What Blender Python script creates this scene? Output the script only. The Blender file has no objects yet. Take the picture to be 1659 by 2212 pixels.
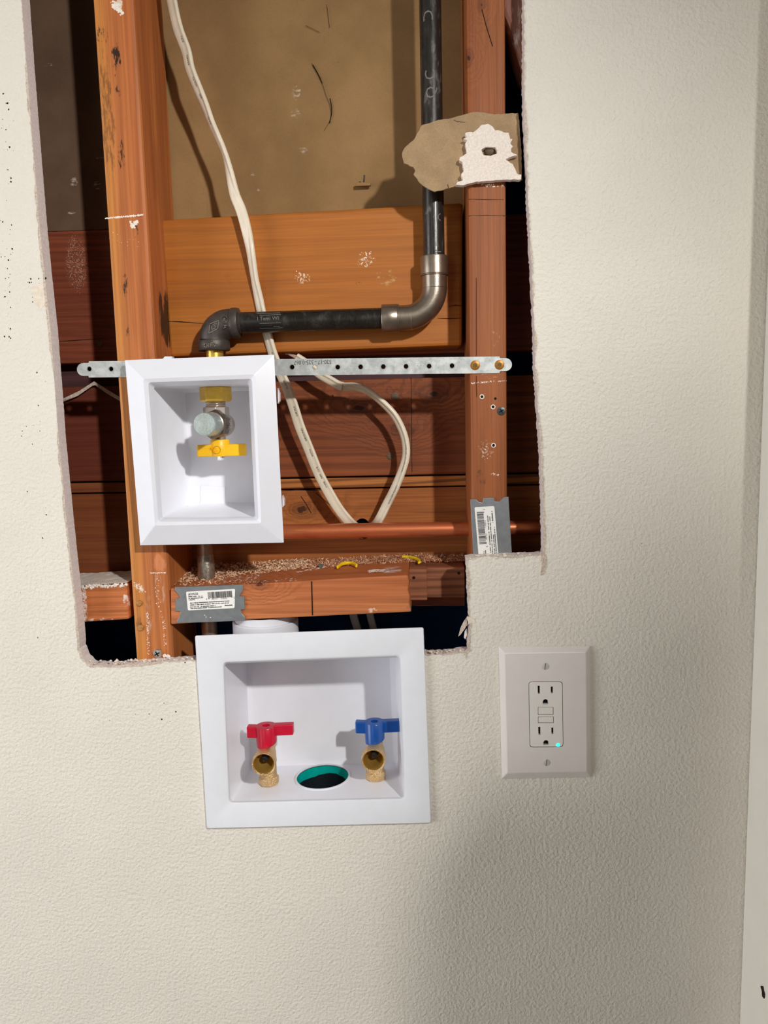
import bpy, bmesh, math, random
from mathutils import Vector, Matrix, noise as mnoise

random.seed(7)
SC = bpy.context.scene
COL = SC.collection
PI = math.pi

# ------------------------------------------------------------------ camera
F = 1661.0                      # focal length in pixels of the 1659 x 2212 frame
D = 0.745                       # camera distance from the wall surface
CZ = 1.40
def _n(v): return Vector(v).normalized()
FW = _n((.05, -.126, 1)); DN = _n((.024, 1, .1248)); RT = DN.cross(FW).normalized(); DN = FW.cross(RT)
CAM = Vector((0, -D, CZ))
def ray(px, py):
    v = Vector(((px - 829.5) / F, (py - 1106) / F, 1))
    return Vector((v.dot(RT), v.dot(FW), -v.dot(DN)))
def P(px, py, Y=0.0):
    w = ray(px, py); return CAM + w * ((Y + D) / w.y)
def PZ(px, py, z):
    w = ray(px, py); return CAM + w * ((z - CZ) / w.z)
cam_data = bpy.data.cameras.new('camera'); cam = bpy.data.objects.new('camera', cam_data); COL.objects.link(cam)
cam_data.sensor_fit = 'HORIZONTAL'; cam_data.sensor_width = 36; cam_data.lens = 36 * F / 1659
cam_data.clip_start = .01
xc = Vector((RT[0], FW[0], -DN[0])); yc = -Vector((RT[1], FW[1], -DN[1])); zc = -Vector((RT[2], FW[2], -DN[2]))
m = Matrix((xc, yc, zc)).transposed().to_4x4(); m.translation = CAM
cam.matrix_world = m
SC.camera = cam

# ------------------------------------------------------------------ world, lamps, exposure
w = bpy.data.worlds.new('world'); SC.world = w; w.use_nodes = True
w.node_tree.nodes['Background'].inputs[0].default_value = (1.0, .975, .95, 1)
w.node_tree.nodes['Background'].inputs[1].default_value = 2.0
ld = bpy.data.lights.new('work_lamp', 'SPOT'); ld.energy = 85; ld.shadow_soft_size = .03; ld.spot_size = math.radians(82); ld.spot_blend = 1.0; ld.color = (1.0, .985, .96)
lo = bpy.data.objects.new('work_lamp', ld); lo.location = (.56, -1.20, 1.95); COL.objects.link(lo)
lo.rotation_euler = (Vector((-.70, 0, 1.07)) - lo.location).to_track_quat('-Z', 'Y').to_euler()
# soft fill added at left, in an unseen wall opening made for it
wd_ = bpy.data.lights.new('left_fill', 'AREA'); wd_.shape = 'RECTANGLE'; wd_.size = 1.7; wd_.size_y = .8; wd_.energy = 13.5; wd_.color = (.95, .985, 1.07)
wo_ = bpy.data.objects.new('left_fill', wd_); wo_.location = (-1.52, -.85, 1.2); wo_.rotation_euler = (0, math.radians(-90), 0); COL.objects.link(wo_)
SC.view_settings.view_transform = 'Standard'; SC.view_settings.look = 'None'
SC.view_settings.exposure = -0.06; SC.view_settings.gamma = 1.0; SC.view_settings.use_curve_mapping = False

# ------------------------------------------------------------------ colour + node helpers
def lin(c): return c / 12.92 if c <= .04045 else ((c + .055) / 1.055) ** 2.4
def rgb(r, g, b): return (lin(r / 255), lin(g / 255), lin(b / 255), 1)
class NT:
    def __init__(s, name):
        s.m = bpy.data.materials.new(name); s.m.use_nodes = True
        s.t = s.m.node_tree; s.b = s.t.nodes['Principled BSDF']
        s.geo = s.t.nodes.new('ShaderNodeNewGeometry'); s.pos = s.geo.outputs['Position']
    def n(s, typ, **kw):
        x = s.t.nodes.new(typ)
        for k, v in kw.items():
            setattr(x, k, v)
        return x
    def put(s, sock, v):
        if isinstance(v, bpy.types.NodeSocket): s.t.links.new(v, sock)
        else: sock.default_value = v
    def math(s, op, a, b=0.0, c=0.0, clamp=False):
        x = s.n('ShaderNodeMath', operation=op, use_clamp=clamp)
        s.put(x.inputs[0], a); s.put(x.inputs[1], b); s.put(x.inputs[2], c); return x.outputs[0]
    def vmath(s, op, a, b=(0, 0, 0)):
        x = s.n('ShaderNodeVectorMath', operation=op); s.put(x.inputs[0], a); s.put(x.inputs[1], b)
        return x.outputs['Value'] if op in ('LENGTH', 'DISTANCE', 'DOT_PRODUCT') else x.outputs[0]
    def noise(s, vec, scale, detail=3, rough=.55, dist=0.0):
        x = s.n('ShaderNodeTexNoise'); s.put(x.inputs['Vector'], vec); x.inputs['Scale'].default_value = scale
        x.inputs['Detail'].default_value = detail; x.inputs['Roughness'].default_value = rough
        x.inputs['Distortion'].default_value = dist; return x.outputs[0]
    def mr(s, v, a, b, c=0.0, d=1.0, smooth=True):
        x = s.n('ShaderNodeMapRange'); x.interpolation_type = 'SMOOTHSTEP' if smooth else 'LINEAR'
        s.put(x.inputs[0], v)
        for i, q in enumerate((a, b, c, d)): s.put(x.inputs[i + 1], q)
        return x.outputs[0]
    def mix(s, f, a, b, mode='MIX'):
        x = s.n('ShaderNodeMix', data_type='RGBA', blend_type=mode)
        s.put(x.inputs[0], f); s.put(x.inputs[6], a); s.put(x.inputs[7], b); return x.outputs[2]
    def bump(s, h, strength, dist, prev=None):
        x = s.n('ShaderNodeBump'); x.inputs['Strength'].default_value = strength; x.inputs['Distance'].default_value = dist
        s.put(x.inputs['Height'], h)
        if prev is not None: s.put(x.inputs['Normal'], prev)
        return x.outputs[0]
    def done(s, color, rough, normal=None, metal=0.0, spec=.5, coat=0.0):
        s.put(s.b.inputs['Base Color'], color); s.put(s.b.inputs['Roughness'], rough); s.b.inputs['Metallic'].default_value = metal
        s.b.inputs['Specular IOR Level'].default_value = spec
        if coat: s.b.inputs['Coat Weight'].default_value = coat; s.b.inputs['Coat Roughness'].default_value = .12
        if normal is not None: s.put(s.b.inputs['Normal'], normal)
        return s.m

def plain(name, col, rough=.5, metal=0.0, spec=.5, var=.06, vscale=90, bump=0.0, bscale=400, coat=0.0):
    s = NT(name)
    v = s.noise(s.pos, vscale, 4)
    c = s.mix(s.mr(v, .3, .7), tuple(x * (1 - var) for x in col[:3]) + (1,), tuple(min(1, x * (1 + var)) for x in col[:3]) + (1,))
    nrm = s.bump(s.noise(s.pos, bscale, 3), bump, .001) if bump else None
    return s.done(c, rough, nrm, metal, spec, coat)

def blot(s, c, col, ctr, rx, rz, nscale, lo, hi, stretch=(1, 1, 1), amount=1.0):
    """a stain of its own shape: noise cut-off inside an ellipse around ctr"""
    d = s.vmath('MULTIPLY', s.vmath('SUBTRACT', s.pos, tuple(ctr)), (1 / rx, 20.0, 1 / rz))
    e = s.mr(s.vmath('LENGTH', d), 1.0, .25)
    nz = s.noise(s.vmath('MULTIPLY', s.pos, stretch), nscale, 5, .65)
    f = s.mr(s.math('MULTIPLY', nz, e), lo + .15, hi + .17)
    return s.mix(s.math('MULTIPLY', f, amount), c, col)

def sep2(s):
    x = s.n('ShaderNodeSeparateXYZ'); s.put(x.inputs[0], s.pos); return x.outputs[0]
def wood(name, base, dark, light, axis='x', seed=0.0, ring=55.0, knots=(), rough=.6, blots=(), lines=.55, fine=.35, bump=.25, sap_shade=None):
    s = NT(name)
    p = s.vmath('ADD', s.pos, (seed * 3.1, seed * 1.7, seed * 2.3))
    st = (1.1, 26, 26) if axis == 'x' else (26, 26, 1.1)
    q = s.vmath('MULTIPLY', p, st)
    low = s.noise(q, 1.0, 4, .6, .4)
    # growth rings: bands across the grain bent by slow noise and by the knots
    sep = s.n('ShaderNodeSeparateXYZ'); s.put(sep.inputs[0], p)
    a = sep.outputs[2] if axis == 'x' else sep.outputs[0]
    slow = s.noise(s.vmath('MULTIPLY', p, (.9, 6, 6) if axis == 'x' else (6, 6, .55)), 1.0, 3)
    coord = s.math('ADD', s.math('MULTIPLY', a, ring), s.math('MULTIPLY', slow, 9.0))
    kms = []
    for (kc, kr) in knots:
        sc = (.55, .3, 1) if axis == 'x' else (1, .3, .55)
        d = s.vmath('LENGTH', s.vmath('MULTIPLY', s.vmath('SUBTRACT', s.pos, tuple(kc)), sc))
        d = s.math('ADD', d, s.math('MULTIPLY', s.math('SUBTRACT', s.noise(s.pos, .9 / kr, 4, .6), .5), kr * 1.1))
        mk_ = s.mr(d, kr * 3.2, 0.0)
        coord = s.math('ADD', coord, s.math('MULTIPLY', mk_, 5.0))
        kms.append((d, kr))
    w1 = s.math('SINE', s.math('MULTIPLY', coord, 6.283))
    w1 = s.mr(w1, -.2, 1.0)
    fib = s.noise(s.vmath('MULTIPLY', p, (7, 420, 420) if axis == 'x' else (420, 420, 7)), 1.0, 3, .7)
    c = s.mix(s.mr(low, .28, .72), dark, light)
    c = s.mix(.5, c, base)
    c = s.mix(s.math('MULTIPLY', s.math('MULTIPLY', w1, lines), s.mr(low, .2, .8, .35, 1.0)), c, tuple(x * .55 for x in dark[:3]) + (1,))
    c = s.mix(s.math('MULTIPLY', s.mr(fib, .40, .66), fine), c, tuple(x * .5 for x in dark[:3]) + (1,))
    for (d, kr) in kms:
        rr = s.math('SINE', s.math('MULTIPLY', d, 6.283 / (kr * .30)))
        f = s.math('MULTIPLY', s.mr(d, kr, kr * .6), s.mr(rr, -1, 1, .3, .6))
        c = s.mix(f, c, tuple(x * .5 for x in dark[:3]) + (1,))
        c = s.mix(s.mr(d, kr * .28, kr * .1, 0, .9), c, tuple(x * .18 for x in dark[:3]) + (1,))
    if sap_shade:                                  # paler sapwood on the stud; on planks, left-bay shade painted in
        f = s.mr(s.math('ADD', s.math('MULTIPLY', s.math('SUBTRACT', slow, .5), .02), sep2(s)), sap_shade[0] + .006, sap_shade[0] - .006)
        c = s.mix(s.math('MULTIPLY', f, sap_shade[2] if len(sap_shade) > 2 else .55), c, s.mix(s.mr(fib, .4, .7), sap_shade[1], tuple(x * .8 for x in sap_shade[1][:3]) + (1,)))
    for b in blots: c = blot(s, c, *b)
    h = s.math('ADD', s.math('MULTIPLY', fib, .6), s.math('MULTIPLY', w1, .4))
    return s.done(c, rough, s.bump(h, bump, .0012), 0, .35)

# ------------------------------------------------------------------ mesh helpers
WL = {}                                     # world location of every object (all unrotated, unscaled)
def link(name, data, origin, parent=None):
    o = bpy.data.objects.new(name, data); COL.objects.link(o)
    origin = Vector(origin)
    if parent is not None:
        o.parent = parent; o.location = origin - WL[parent.name]
    else: o.location = origin
    WL[o.name] = origin
    return o
def thing(name, label, cat, loc, group=None):
    o = link(name, None, loc); o.empty_display_size = .03
    return tag(o, label, cat, group)
def tag(o, label, cat=None, group=None, kind=None):
    o['label'] = label
    if cat: o['category'] = cat
    if group: o['group'] = group
    if kind: o['kind'] = kind
    return o
def struct(o): o['kind'] = 'structure'; return o

def mk(name, bm, mats, parent=None, smooth=None, bevel=0.0, origin=None, segs=2):
    if not isinstance(mats, (list, tuple)): mats = [mats]
    bmesh.ops.recalc_face_normals(bm, faces=bm.faces[:])
    if smooth is not None:
        for f in bm.faces: f.smooth = True
        for e in bm.edges:
            if len(e.link_faces) == 2 and e.calc_face_angle(0) > math.radians(smooth): e.smooth = False
    xs = [v.co for v in bm.verts]
    if origin is None:
        lo = Vector((min(c[i] for c in xs) for i in range(3))); hi = Vector((max(c[i] for c in xs) for i in range(3)))
        origin = Vector(((lo.x + hi.x) / 2, (lo.y + hi.y) / 2, lo.z))
    bmesh.ops.translate(bm, verts=bm.verts[:], vec=-Vector(origin))
    me = bpy.data.meshes.new(name); bm.to_mesh(me); bm.free()
    for x in mats: me.materials.append(x)
    o = link(name, me, origin, parent)
    if bevel:
        b = o.modifiers.new('bevel', 'BEVEL'); b.width = bevel; b.segments = segs; b.limit_method = 'ANGLE'; b.angle_limit = math.radians(35)
        for p in me.polygons: p.use_smooth = False
    return o

def prism(bm, pts, dv, mi=0, side=None):
    """planar polygon (list of 3D points) swept along dv"""
    dv = Vector(dv); a = [bm.verts.new(p) for p in pts]; b = [bm.verts.new(Vector(p) + dv) for p in pts]
    n = len(a)
    fs = [bm.faces.new(a), bm.faces.new(b[::-1])]
    for f in fs: f.material_index = mi
    for i in range(n):
        f = bm.faces.new((a[i], b[i], b[(i + 1) % n], a[(i + 1) % n])); f.material_index = mi if side is None else side
    return bm
def slab(pts, Y0, Y1, bm=None, mi=0, side=None):
    """polygon given in frame pixels, laid on the plane Y0 and swept straight into the wall to Y1"""
    bm = bm or bmesh.new()
    return prism(bm, [P(x, y, Y0) for x, y in pts], (0, Y1 - Y0, 0), mi, side)
def holed(outer, holes, dv, mi=0, side=None, bm=None):
    """prism with holes; outer and holes are lists of 3D points in one plane"""
    bm = bm or bmesh.new(); dv = Vector(dv)
    ring_f, ring_b, edges = [], [], []
    for pts in [outer] + holes:
        a = [bm.verts.new(p) for p in pts]; ring_f.append(a)
        edges += [bm.edges.new((a[i], a[(i + 1) % len(a)])) for i in range(len(a))]
    r = bmesh.ops.triangle_fill(bm, use_beauty=True, use_dissolve=False, edges=edges)
    faces = [g for g in r['geom'] if isinstance(g, bmesh.types.BMFace)]
    mp = {}
    for a in ring_f:
        for v in a: mp[v] = bm.verts.new(v.co + dv)
    for f in faces:
        f.material_index = mi
        g = bm.faces.new([mp[v] for v in reversed(f.verts)]); g.material_index = mi if side is None else side
    for a in ring_f:
        for i in range(len(a)):
            v0, v1 = a[i], a[(i + 1) % len(a)]
            f = bm.faces.new((v0, mp[v0], mp[v1], v1)); f.material_index = mi if side is None else side
    return bm
def box(bm, lo, hi, mi=0):
    x0, y0, z0 = lo; x1, y1, z1 = hi
    return prism(bm, [(x0, y0, z0), (x1, y0, z0), (x1, y0, z1), (x0, y0, z1)], (0, y1 - y0, 0), mi)
def basis(d):
    d = Vector(d).normalized(); a = Vector((0, 0, 1)) if abs(d.z) < .9 else Vector((1, 0, 0))
    u = d.cross(a).normalized(); return d, u, d.cross(u)
def lathe(bm, p0, d, prof, seg=32, mi=0, rot=0.0, caps=True):
    """profile [(t, r), ...] turned about the line p0 + t*d"""
    d, u, v = basis(d); p0 = Vector(p0); rings = []
    for t, r in prof:
        rings.append([bm.verts.new(p0 + d * t + (u * math.cos(rot + 2 * PI * k / seg) + v * math.sin(rot + 2 * PI * k / seg)) * r) for k in range(seg)])
    for a, b in zip(rings, rings[1:]):
        for k in range(seg):
            f = bm.faces.new((a[k], a[(k + 1) % seg], b[(k + 1) % seg], b[k])); f.material_index = mi
    if caps:
        bm.faces.new(rings[0]).material_index = mi; bm.faces.new(rings[-1][::-1]).material_index = mi
    return bm
def cyl(bm, p0, p1, r, seg=24, mi=0, r1=None, rot=0.0):
    d = Vector(p1) - Vector(p0)
    return lathe(bm, p0, d, [(0, r), (d.length, r if r1 is None else r1)], seg, mi, rot)
def catmull(pts, n):
    out = []; L = len(pts)
    for i in range(L - 1):
        p0, p1, p2, p3 = pts[max(i - 1, 0)], pts[i], pts[i + 1], pts[min(i + 2, L - 1)]
        for k in range(n):
            t = k / n
            out.append(.5 * ((2 * p1) + (p2 - p0) * t + (2 * p0 - 5 * p1 + 4 * p2 - p3) * t * t + (3 * p1 - p0 - 3 * p2 + p3) * t ** 3))
    out.append(pts[-1].copy()); return out
def tube(bm, path, rad, seg=16, side=None, flat=None, twist=None, mi=0, shape=None):
    """tube along path; flat=(half width, half thickness) makes a flat cable whose wide face looks at -Y turned by twist[i]"""
    rings = []; n = len(path)
    for i, p in enumerate(path):
        t = (path[min(i + 1, n - 1)] - path[max(i - 1, 0)]).normalized()
        u = t.cross(Vector((0, -1, 0)))
        u = u.normalized() if u.length > 1e-4 else Vector((1, 0, 0))
        v = t.cross(u).normalized()
        if twist: 
            a = twist[i]; u, v = u * math.cos(a) + v * math.sin(a), v * math.cos(a) - u * math.sin(a)
        r = rad[i] if isinstance(rad, (list, tuple)) else rad
        ring = []
        for k in range(seg):
            a = 2 * PI * k / seg; c, s_ = math.cos(a), math.sin(a)
            if flat:
                cc = math.copysign(abs(c) ** .55, c); ss = math.copysign(abs(s_) ** .75, s_) * (1 - .35 * math.exp(-((cc + .38) / .13) ** 2))
                ring.append(bm.verts.new(p + u * (flat[0] * cc) + v * (flat[1] * ss)))
            else: ring.append(bm.verts.new(p + (u * c + v * s_) * r))
        rings.append(ring)
    for a, b in zip(rings, rings[1:]):
        for k in range(seg): bm.faces.new((a[k], a[(k + 1) % seg], b[(k + 1) % seg], b[k])).material_index = mi
    bm.faces.new(rings[0][::-1]).material_index = mi; bm.faces.new(rings[-1]).material_index = mi
    return bm
def loft(bm, loops, cap0=False, cap1=False, mi=0, skip=()):
    rings = [[bm.verts.new(p) for p in L] for L in loops]; n = len(rings[0])
    for j, (a, b) in enumerate(zip(rings, rings[1:])):
        for k in range(n):
            if (j, k) in skip: continue
            bm.faces.new((a[k], a[(k + 1) % n], b[(k + 1) % n], b[k])).material_index = mi
    if cap0: bm.faces.new(rings[0]).material_index = mi
    if cap1: bm.faces.new(rings[-1][::-1]).material_index = mi
    return rings
def jag(pts, step, amp, closed=True, rng=random):
    """polygon with ragged edges, in pixels"""
    out = []; n = len(pts)
    for i in range(n if closed else n - 1):
        a, b = pts[i], pts[(i + 1) % n]; L = math.dist(a, b); k = max(1, int(L / step))
        for j in range(k):
            t = j / k; out.append((a[0] + (b[0] - a[0]) * t + rng.uniform(-amp, amp), a[1] + (b[1] - a[1]) * t + rng.uniform(-amp, amp)))
    return out
def rquad(q, r, n=5):
    """rounded quadrilateral in pixels, corners in order; every corner gets n points"""
    out = []
    for i in range(4):
        p, a, b = Vector(q[i]), Vector(q[i - 1]), Vector(q[(i + 1) % 4])
        u, v = (a - p).normalized(), (b - p).normalized()
        for k in range(n):
            t = k / (n - 1) if n > 1 else .5
            s0, s1 = p + u * r, p + v * r
            out.append(tuple(s0 * (1 - t) ** 2 + p * 2 * t * (1 - t) + s1 * t * t))
    return out
def grow(q, d):
    """quad (clockwise from top left) grown by d pixels"""
    sg = ((-1, -1), (1, -1), (1, 1), (-1, 1))
    return [(p[0] + s[0] * d, p[1] + s[1] * d) for p, s in zip(q, sg)]
def circ(c, r, n=16, u=(1, 0, 0), v=(0, 0, 1), r2=None):
    c, u, v = Vector(c), Vector(u), Vector(v); r2 = r if r2 is None else r2
    return [c + u * (r * math.cos(2 * PI * k / n)) + v * (r2 * math.sin(2 * PI * k / n)) for k in range(n)]
_txt = {}
def text2d(s):
    """outline mesh of a string: (verts 2D, faces, width), cap height about 0.7"""
    if s not in _txt:
        c = bpy.data.curves.new('t', 'FONT'); c.body = s; c.resolution_u = 2
        o = bpy.data.objects.new('t', c); me = bpy.data.meshes.new_from_object(o)
        vs = [(v.co.x, v.co.y) for v in me.vertices]; fs = [list(p.vertices) for p in me.polygons]
        bpy.data.objects.remove(o); bpy.data.curves.remove(c); bpy.data.meshes.remove(me)
        _txt[s] = (vs, fs, max((v[0] for v in vs), default=0))
    return _txt[s]
def text_on(bm, s, o, u, v, n, h, width=None, thick=.0002, mi=0):
    """flat raised lettering: baseline start o, reading direction u, up v, out of surface n, letter size h"""
    vs, fs, wd = text2d(s); o, u, v, n = Vector(o), Vector(u).normalized(), Vector(v).normalized(), Vector(n).normalized()
    kx = h if width is None else width / max(wd, 1e-6)
    A = [bm.verts.new(o + u * (x * kx) + v * (y * h) + n * thick) for x, y in vs]
    for f in fs:
        try: bm.faces.new([A[i] for i in f]).material_index = mi
        except ValueError: pass
    return bm

# ------------------------------------------------------------------ materials
def paint_mat(name, col, bump=.8, scale=210):
    s = NT(name)
    tone = s.noise(s.pos, 9, 3); c = s.mix(s.mr(tone, .35, .65), col, tuple(x * .965 for x in col[:3]) + (1,))
    a = s.noise(s.pos, scale, 2, .45, .15); g = s.noise(s.pos, scale * 3, 2)
    h = s.math('ADD', s.mr(a, .30, .74, smooth=False), s.math('MULTIPLY', g, .3))
    return s.done(c, .55, s.bump(h, bump, .0011), 0, .35)
M = {}
M['paint'] = paint_mat('orange_peel_paint', rgb(228, 222, 209), .55, 300)
M['room'] = plain('room_paint', rgb(196, 192, 184), .8, var=.02)
M['floor'] = plain('floor_vinyl', rgb(146, 132, 116), .5, var=.08, vscale=12)
M['trim'] = plain('trim_paint', rgb(232, 228, 218), .38, var=.02, vscale=30)
M['void'] = plain('dark_cavity', rgb(80, 140, 210), .9, spec=.1)
M['gyp'] = plain('gypsum_core', rgb(226, 214, 210), .95, spec=.1, var=.10, vscale=500, bump=.15, bscale=900)
M['torn'] = plain('torn_paper', rgb(198, 182, 166), .95, spec=.1, var=.25, vscale=700, bump=.15, bscale=900)
M['chip'] = plain('paint_chip', rgb(226, 214, 196), .8, spec=.2, var=.08, vscale=300)
M['dark'] = plain('dark_speck', rgb(38, 32, 28), .9, spec=.1)
M['plaster'] = plain('plaster_white', rgb(240, 228, 216), .95, spec=.1, var=.08, vscale=500, bump=1.0, bscale=700)
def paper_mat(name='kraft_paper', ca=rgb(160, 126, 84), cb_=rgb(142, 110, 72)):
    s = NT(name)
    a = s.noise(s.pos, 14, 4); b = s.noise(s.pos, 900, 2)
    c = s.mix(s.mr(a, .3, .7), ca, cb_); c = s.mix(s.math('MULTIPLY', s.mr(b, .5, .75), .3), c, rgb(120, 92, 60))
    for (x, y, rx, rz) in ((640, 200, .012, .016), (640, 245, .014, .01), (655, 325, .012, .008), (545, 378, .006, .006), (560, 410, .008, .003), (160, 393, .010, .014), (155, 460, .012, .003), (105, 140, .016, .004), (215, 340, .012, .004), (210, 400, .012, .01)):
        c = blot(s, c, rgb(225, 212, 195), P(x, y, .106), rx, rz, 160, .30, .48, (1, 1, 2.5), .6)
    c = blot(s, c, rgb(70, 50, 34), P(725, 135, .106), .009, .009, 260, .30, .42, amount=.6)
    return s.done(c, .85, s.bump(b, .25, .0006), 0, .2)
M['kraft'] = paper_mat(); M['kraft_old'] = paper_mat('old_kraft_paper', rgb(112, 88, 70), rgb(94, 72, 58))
def scrap_mat():
    s = NT('grey_brown_paper'); a = s.noise(s.pos, 60, 4); b = s.noise(s.pos, 1100, 2)
    c = s.mix(s.mr(a, .3, .7), rgb(174, 147, 112), rgb(160, 134, 102)); c = s.mix(s.math('MULTIPLY', s.mr(b, .45, .7), .35), c, rgb(132, 106, 78))
    return s.done(c, .9, s.bump(b, .35, .0006), 0, .15)
M['scrap'] = scrap_mat()
M['white'] = plain('white_plastic', rgb(224, 225, 231), .32, var=.012, vscale=60, spec=.45)
M['flange'] = plain('white_satin_plastic', rgb(229, 231, 236), .42, var=.012, vscale=60, bump=.12, bscale=1500)
M['tub'] = plain('bright_white_plastic', rgb(240, 241, 247), .34, var=.01, vscale=60); M['plate'] = plain('grey_white_plastic', rgb(226, 219, 213), .38, var=.015, vscale=60)
M['device'] = plain('cool_white_plastic', rgb(230, 226, 218), .35, var=.01)
M['slot'] = plain('black_slot', rgb(12, 12, 12), .7, spec=.2)
M['zinc'] = None
def galv():
    s = NT('galvanized_steel'); v = s.n('ShaderNodeTexVoronoi'); s.put(v.inputs['Vector'], s.pos); v.inputs['Scale'].default_value = 220
    a = s.noise(s.pos, 120, 4); sc_ = s.noise(s.vmath('MULTIPLY', s.pos, (1, 1, 1.8)), 260, 4, .7, 1.5)
    c = s.mix(s.mr(a, .35, .65), rgb(178, 182, 180), rgb(204, 207, 204)); c = s.mix(s.math('MULTIPLY', s.mr(sc_, .60, .68), .55), c, rgb(120, 124, 122))
    return s.done(c, s.mr(v.outputs[0], 0, 1, .34, .52), s.bump(sc_, .15, .0005), .5)
M['zinc'] = galv()
M['nail_plate'] = plain('grey_steel', rgb(142, 146, 148), .48, .7, var=.08, vscale=160)
M['label'] = plain('label_paper', rgb(238, 236, 230), .5, var=.02)
M['ink'] = plain('black_ink', rgb(34, 32, 32), .7)
M['brass'] = plain('polished_brass', rgb(222, 186, 84), .34, .75, var=.06, vscale=300, bump=.1, bscale=1200)
M['brass_hex'] = plain('yellow_brass', rgb(236, 192, 78), .34, .45, var=.05, vscale=200)
def castbrass():
    s = NT('cast_brass'); a = s.noise(s.pos, 650, 2); b = s.noise(s.pos, 60, 3)
    c = s.mix(s.mr(b, .3, .7), rgb(214, 178, 126), rgb(232, 200, 150))
    return s.done(c, .38, s.bump(s.mr(a, .35, .7), .8, .0006), .75)
M['cast_brass'] = castbrass()
M['brass_in'] = plain('bright_brass', rgb(214, 170, 84), .24, .65, var=.05)
M['nut'] = plain('dark_nickel', rgb(116, 104, 94), .22, .9, var=.05); M['nickel'] = plain('nickel', rgb(190, 178, 168), .26, .8, var=.05, vscale=200)
def turned():
    s = NT('zinc_cap'); c0 = P(441, 916, -.004)
    d = s.vmath('LENGTH', s.vmath('SUBTRACT', s.pos, tuple(c0))); r = s.math('SINE', s.math('MULTIPLY', d, 9000))
    n = s.noise(s.pos, 500, 3)
    c = s.mix(s.mr(n, .35, .65), rgb(172, 184, 180), rgb(192, 202, 196))
    return s.done(c, .42, s.bump(r, .12, .0003), .75)
M['cap'] = turned()
M['yellow'] = plain('yellow_vinyl', rgb(250, 190, 10), .38, var=.03)
M['clip'] = plain('yellow_clip', rgb(240, 205, 20), .4, var=.05)
M['red'] = plain('red_plastic', rgb(205, 12, 52), .32, var=.04, coat=.2)
M['blue'] = plain('blue_plastic', rgb(10, 74, 150), .32, var=.04, coat=.2)
M['rubber'] = plain('black_rubber', rgb(28, 27, 28), .45)
M['teal'] = plain('teal_primer', rgb(0, 172, 160), .3, var=.12, vscale=90)
M['drain'] = plain('dark_drain', rgb(8, 20, 28), .6)
M['jacket'] = plain('cable_jacket', rgb(228, 215, 192), .42, var=.05, vscale=60, coat=.15)
M['grey_cable'] = plain('grey_cable', rgb(170, 165, 160), .5, var=.05)
M['wire'] = plain('clear_sheath', rgb(190, 160, 140), .25, .3)
def black_pipe(name, base, pale, amt, rough=.32):
    s = NT(name); a = s.noise(s.vmath('MULTIPLY', s.pos, (1, 1, .35)), 130, 5, .7, .5); b = s.noise(s.pos, 420, 3)
    f = s.math('MULTIPLY', s.mr(a, .52, .72), amt)
    return s.done(s.mix(f, base, pale), s.mr(a, .3, .7, rough - .07, rough + .2), s.bump(b, .1, .0005), .35, .6, .15)
M['pipe'] = black_pipe('black_iron', rgb(46, 42, 38), rgb(150, 146, 136), .45)
M['pipe_h'] = black_pipe('black_iron_dark', rgb(34, 31, 28), rgb(96, 90, 78), .35, .28)
M['press'] = plain('press_steel', rgb(150, 138, 124), .34, .9, var=.1, vscale=120, bump=.08, bscale=900)
def cast_iron():
    s = NT('cast_iron'); a = s.noise(s.pos, 900, 3); b = s.noise(s.pos, 70, 3)
    return s.done(s.mix(s.mr(b, .3, .7), rgb(66, 60, 56), rgb(88, 80, 74)), .46, s.bump(a, .35, .0006), .45, .5)
M['iron'] = cast_iron()
def copper(name, hi, lo, rough):
    s = NT(name); a = s.noise(s.vmath('MULTIPLY', s.pos, (.25, 1, 1)), 120, 4)
    return s.done(s.mix(s.mr(a, .3, .7), hi, lo), s.mr(a, .3, .7, rough, rough + .14), None, .7)
M['iron_hi'] = plain('iron_highlight', rgb(128, 120, 112), .35, .6)  # lighter iron paints highlights onto the raised cast marks
M['copper'] = copper('copper', rgb(226, 132, 86), rgb(204, 110, 70), .3)
M['old_copper'] = copper('old_copper', rgb(168, 138, 116), rgb(140, 116, 96), .36)
M['solder'] = plain('solder', rgb(158, 150, 138), .35, .8, var=.2, vscale=300, bump=.4, bscale=300)
M['screw_black'] = plain('black_screw', rgb(78, 84, 82), .4, .6)
M['screw_brass'] = plain('gold_screw', rgb(164, 108, 36), .4, .4, var=.08)
M['screw_zinc'] = plain('zinc_screw', rgb(200, 196, 188), .3, .85, var=.15, vscale=400)
M['nail'] = plain('nail_head', rgb(96, 78, 58), .65, .0, var=.25, vscale=700)
M['rust'] = plain('rusty_nail', rgb(180, 130, 70), .6, .4, var=.3, vscale=600)
M['sawdust'] = plain('sawdust', rgb(232, 196, 160), .95, spec=.1, var=.3, vscale=260)
M['pebble'] = plain('grey_pebble', rgb(88, 92, 88), .8)
M['print'] = plain('cable_print', rgb(78, 70, 60), .7)
M['chalk'] = plain('chalk_print', rgb(118, 115, 108), .8)
M['led'] = NT('led_green'); M['led'].b.inputs['Emission Color'].default_value = rgb(60, 255, 200); M['led'].b.inputs['Emission Strength'].default_value = 1.6
M['led'] = M['led'].done(rgb(60, 230, 190), .4)

T = .0155                       # drywall thickness; stud faces stand at Y = T
YB = .104                       # front of the back planks (rear of the studs)

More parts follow.
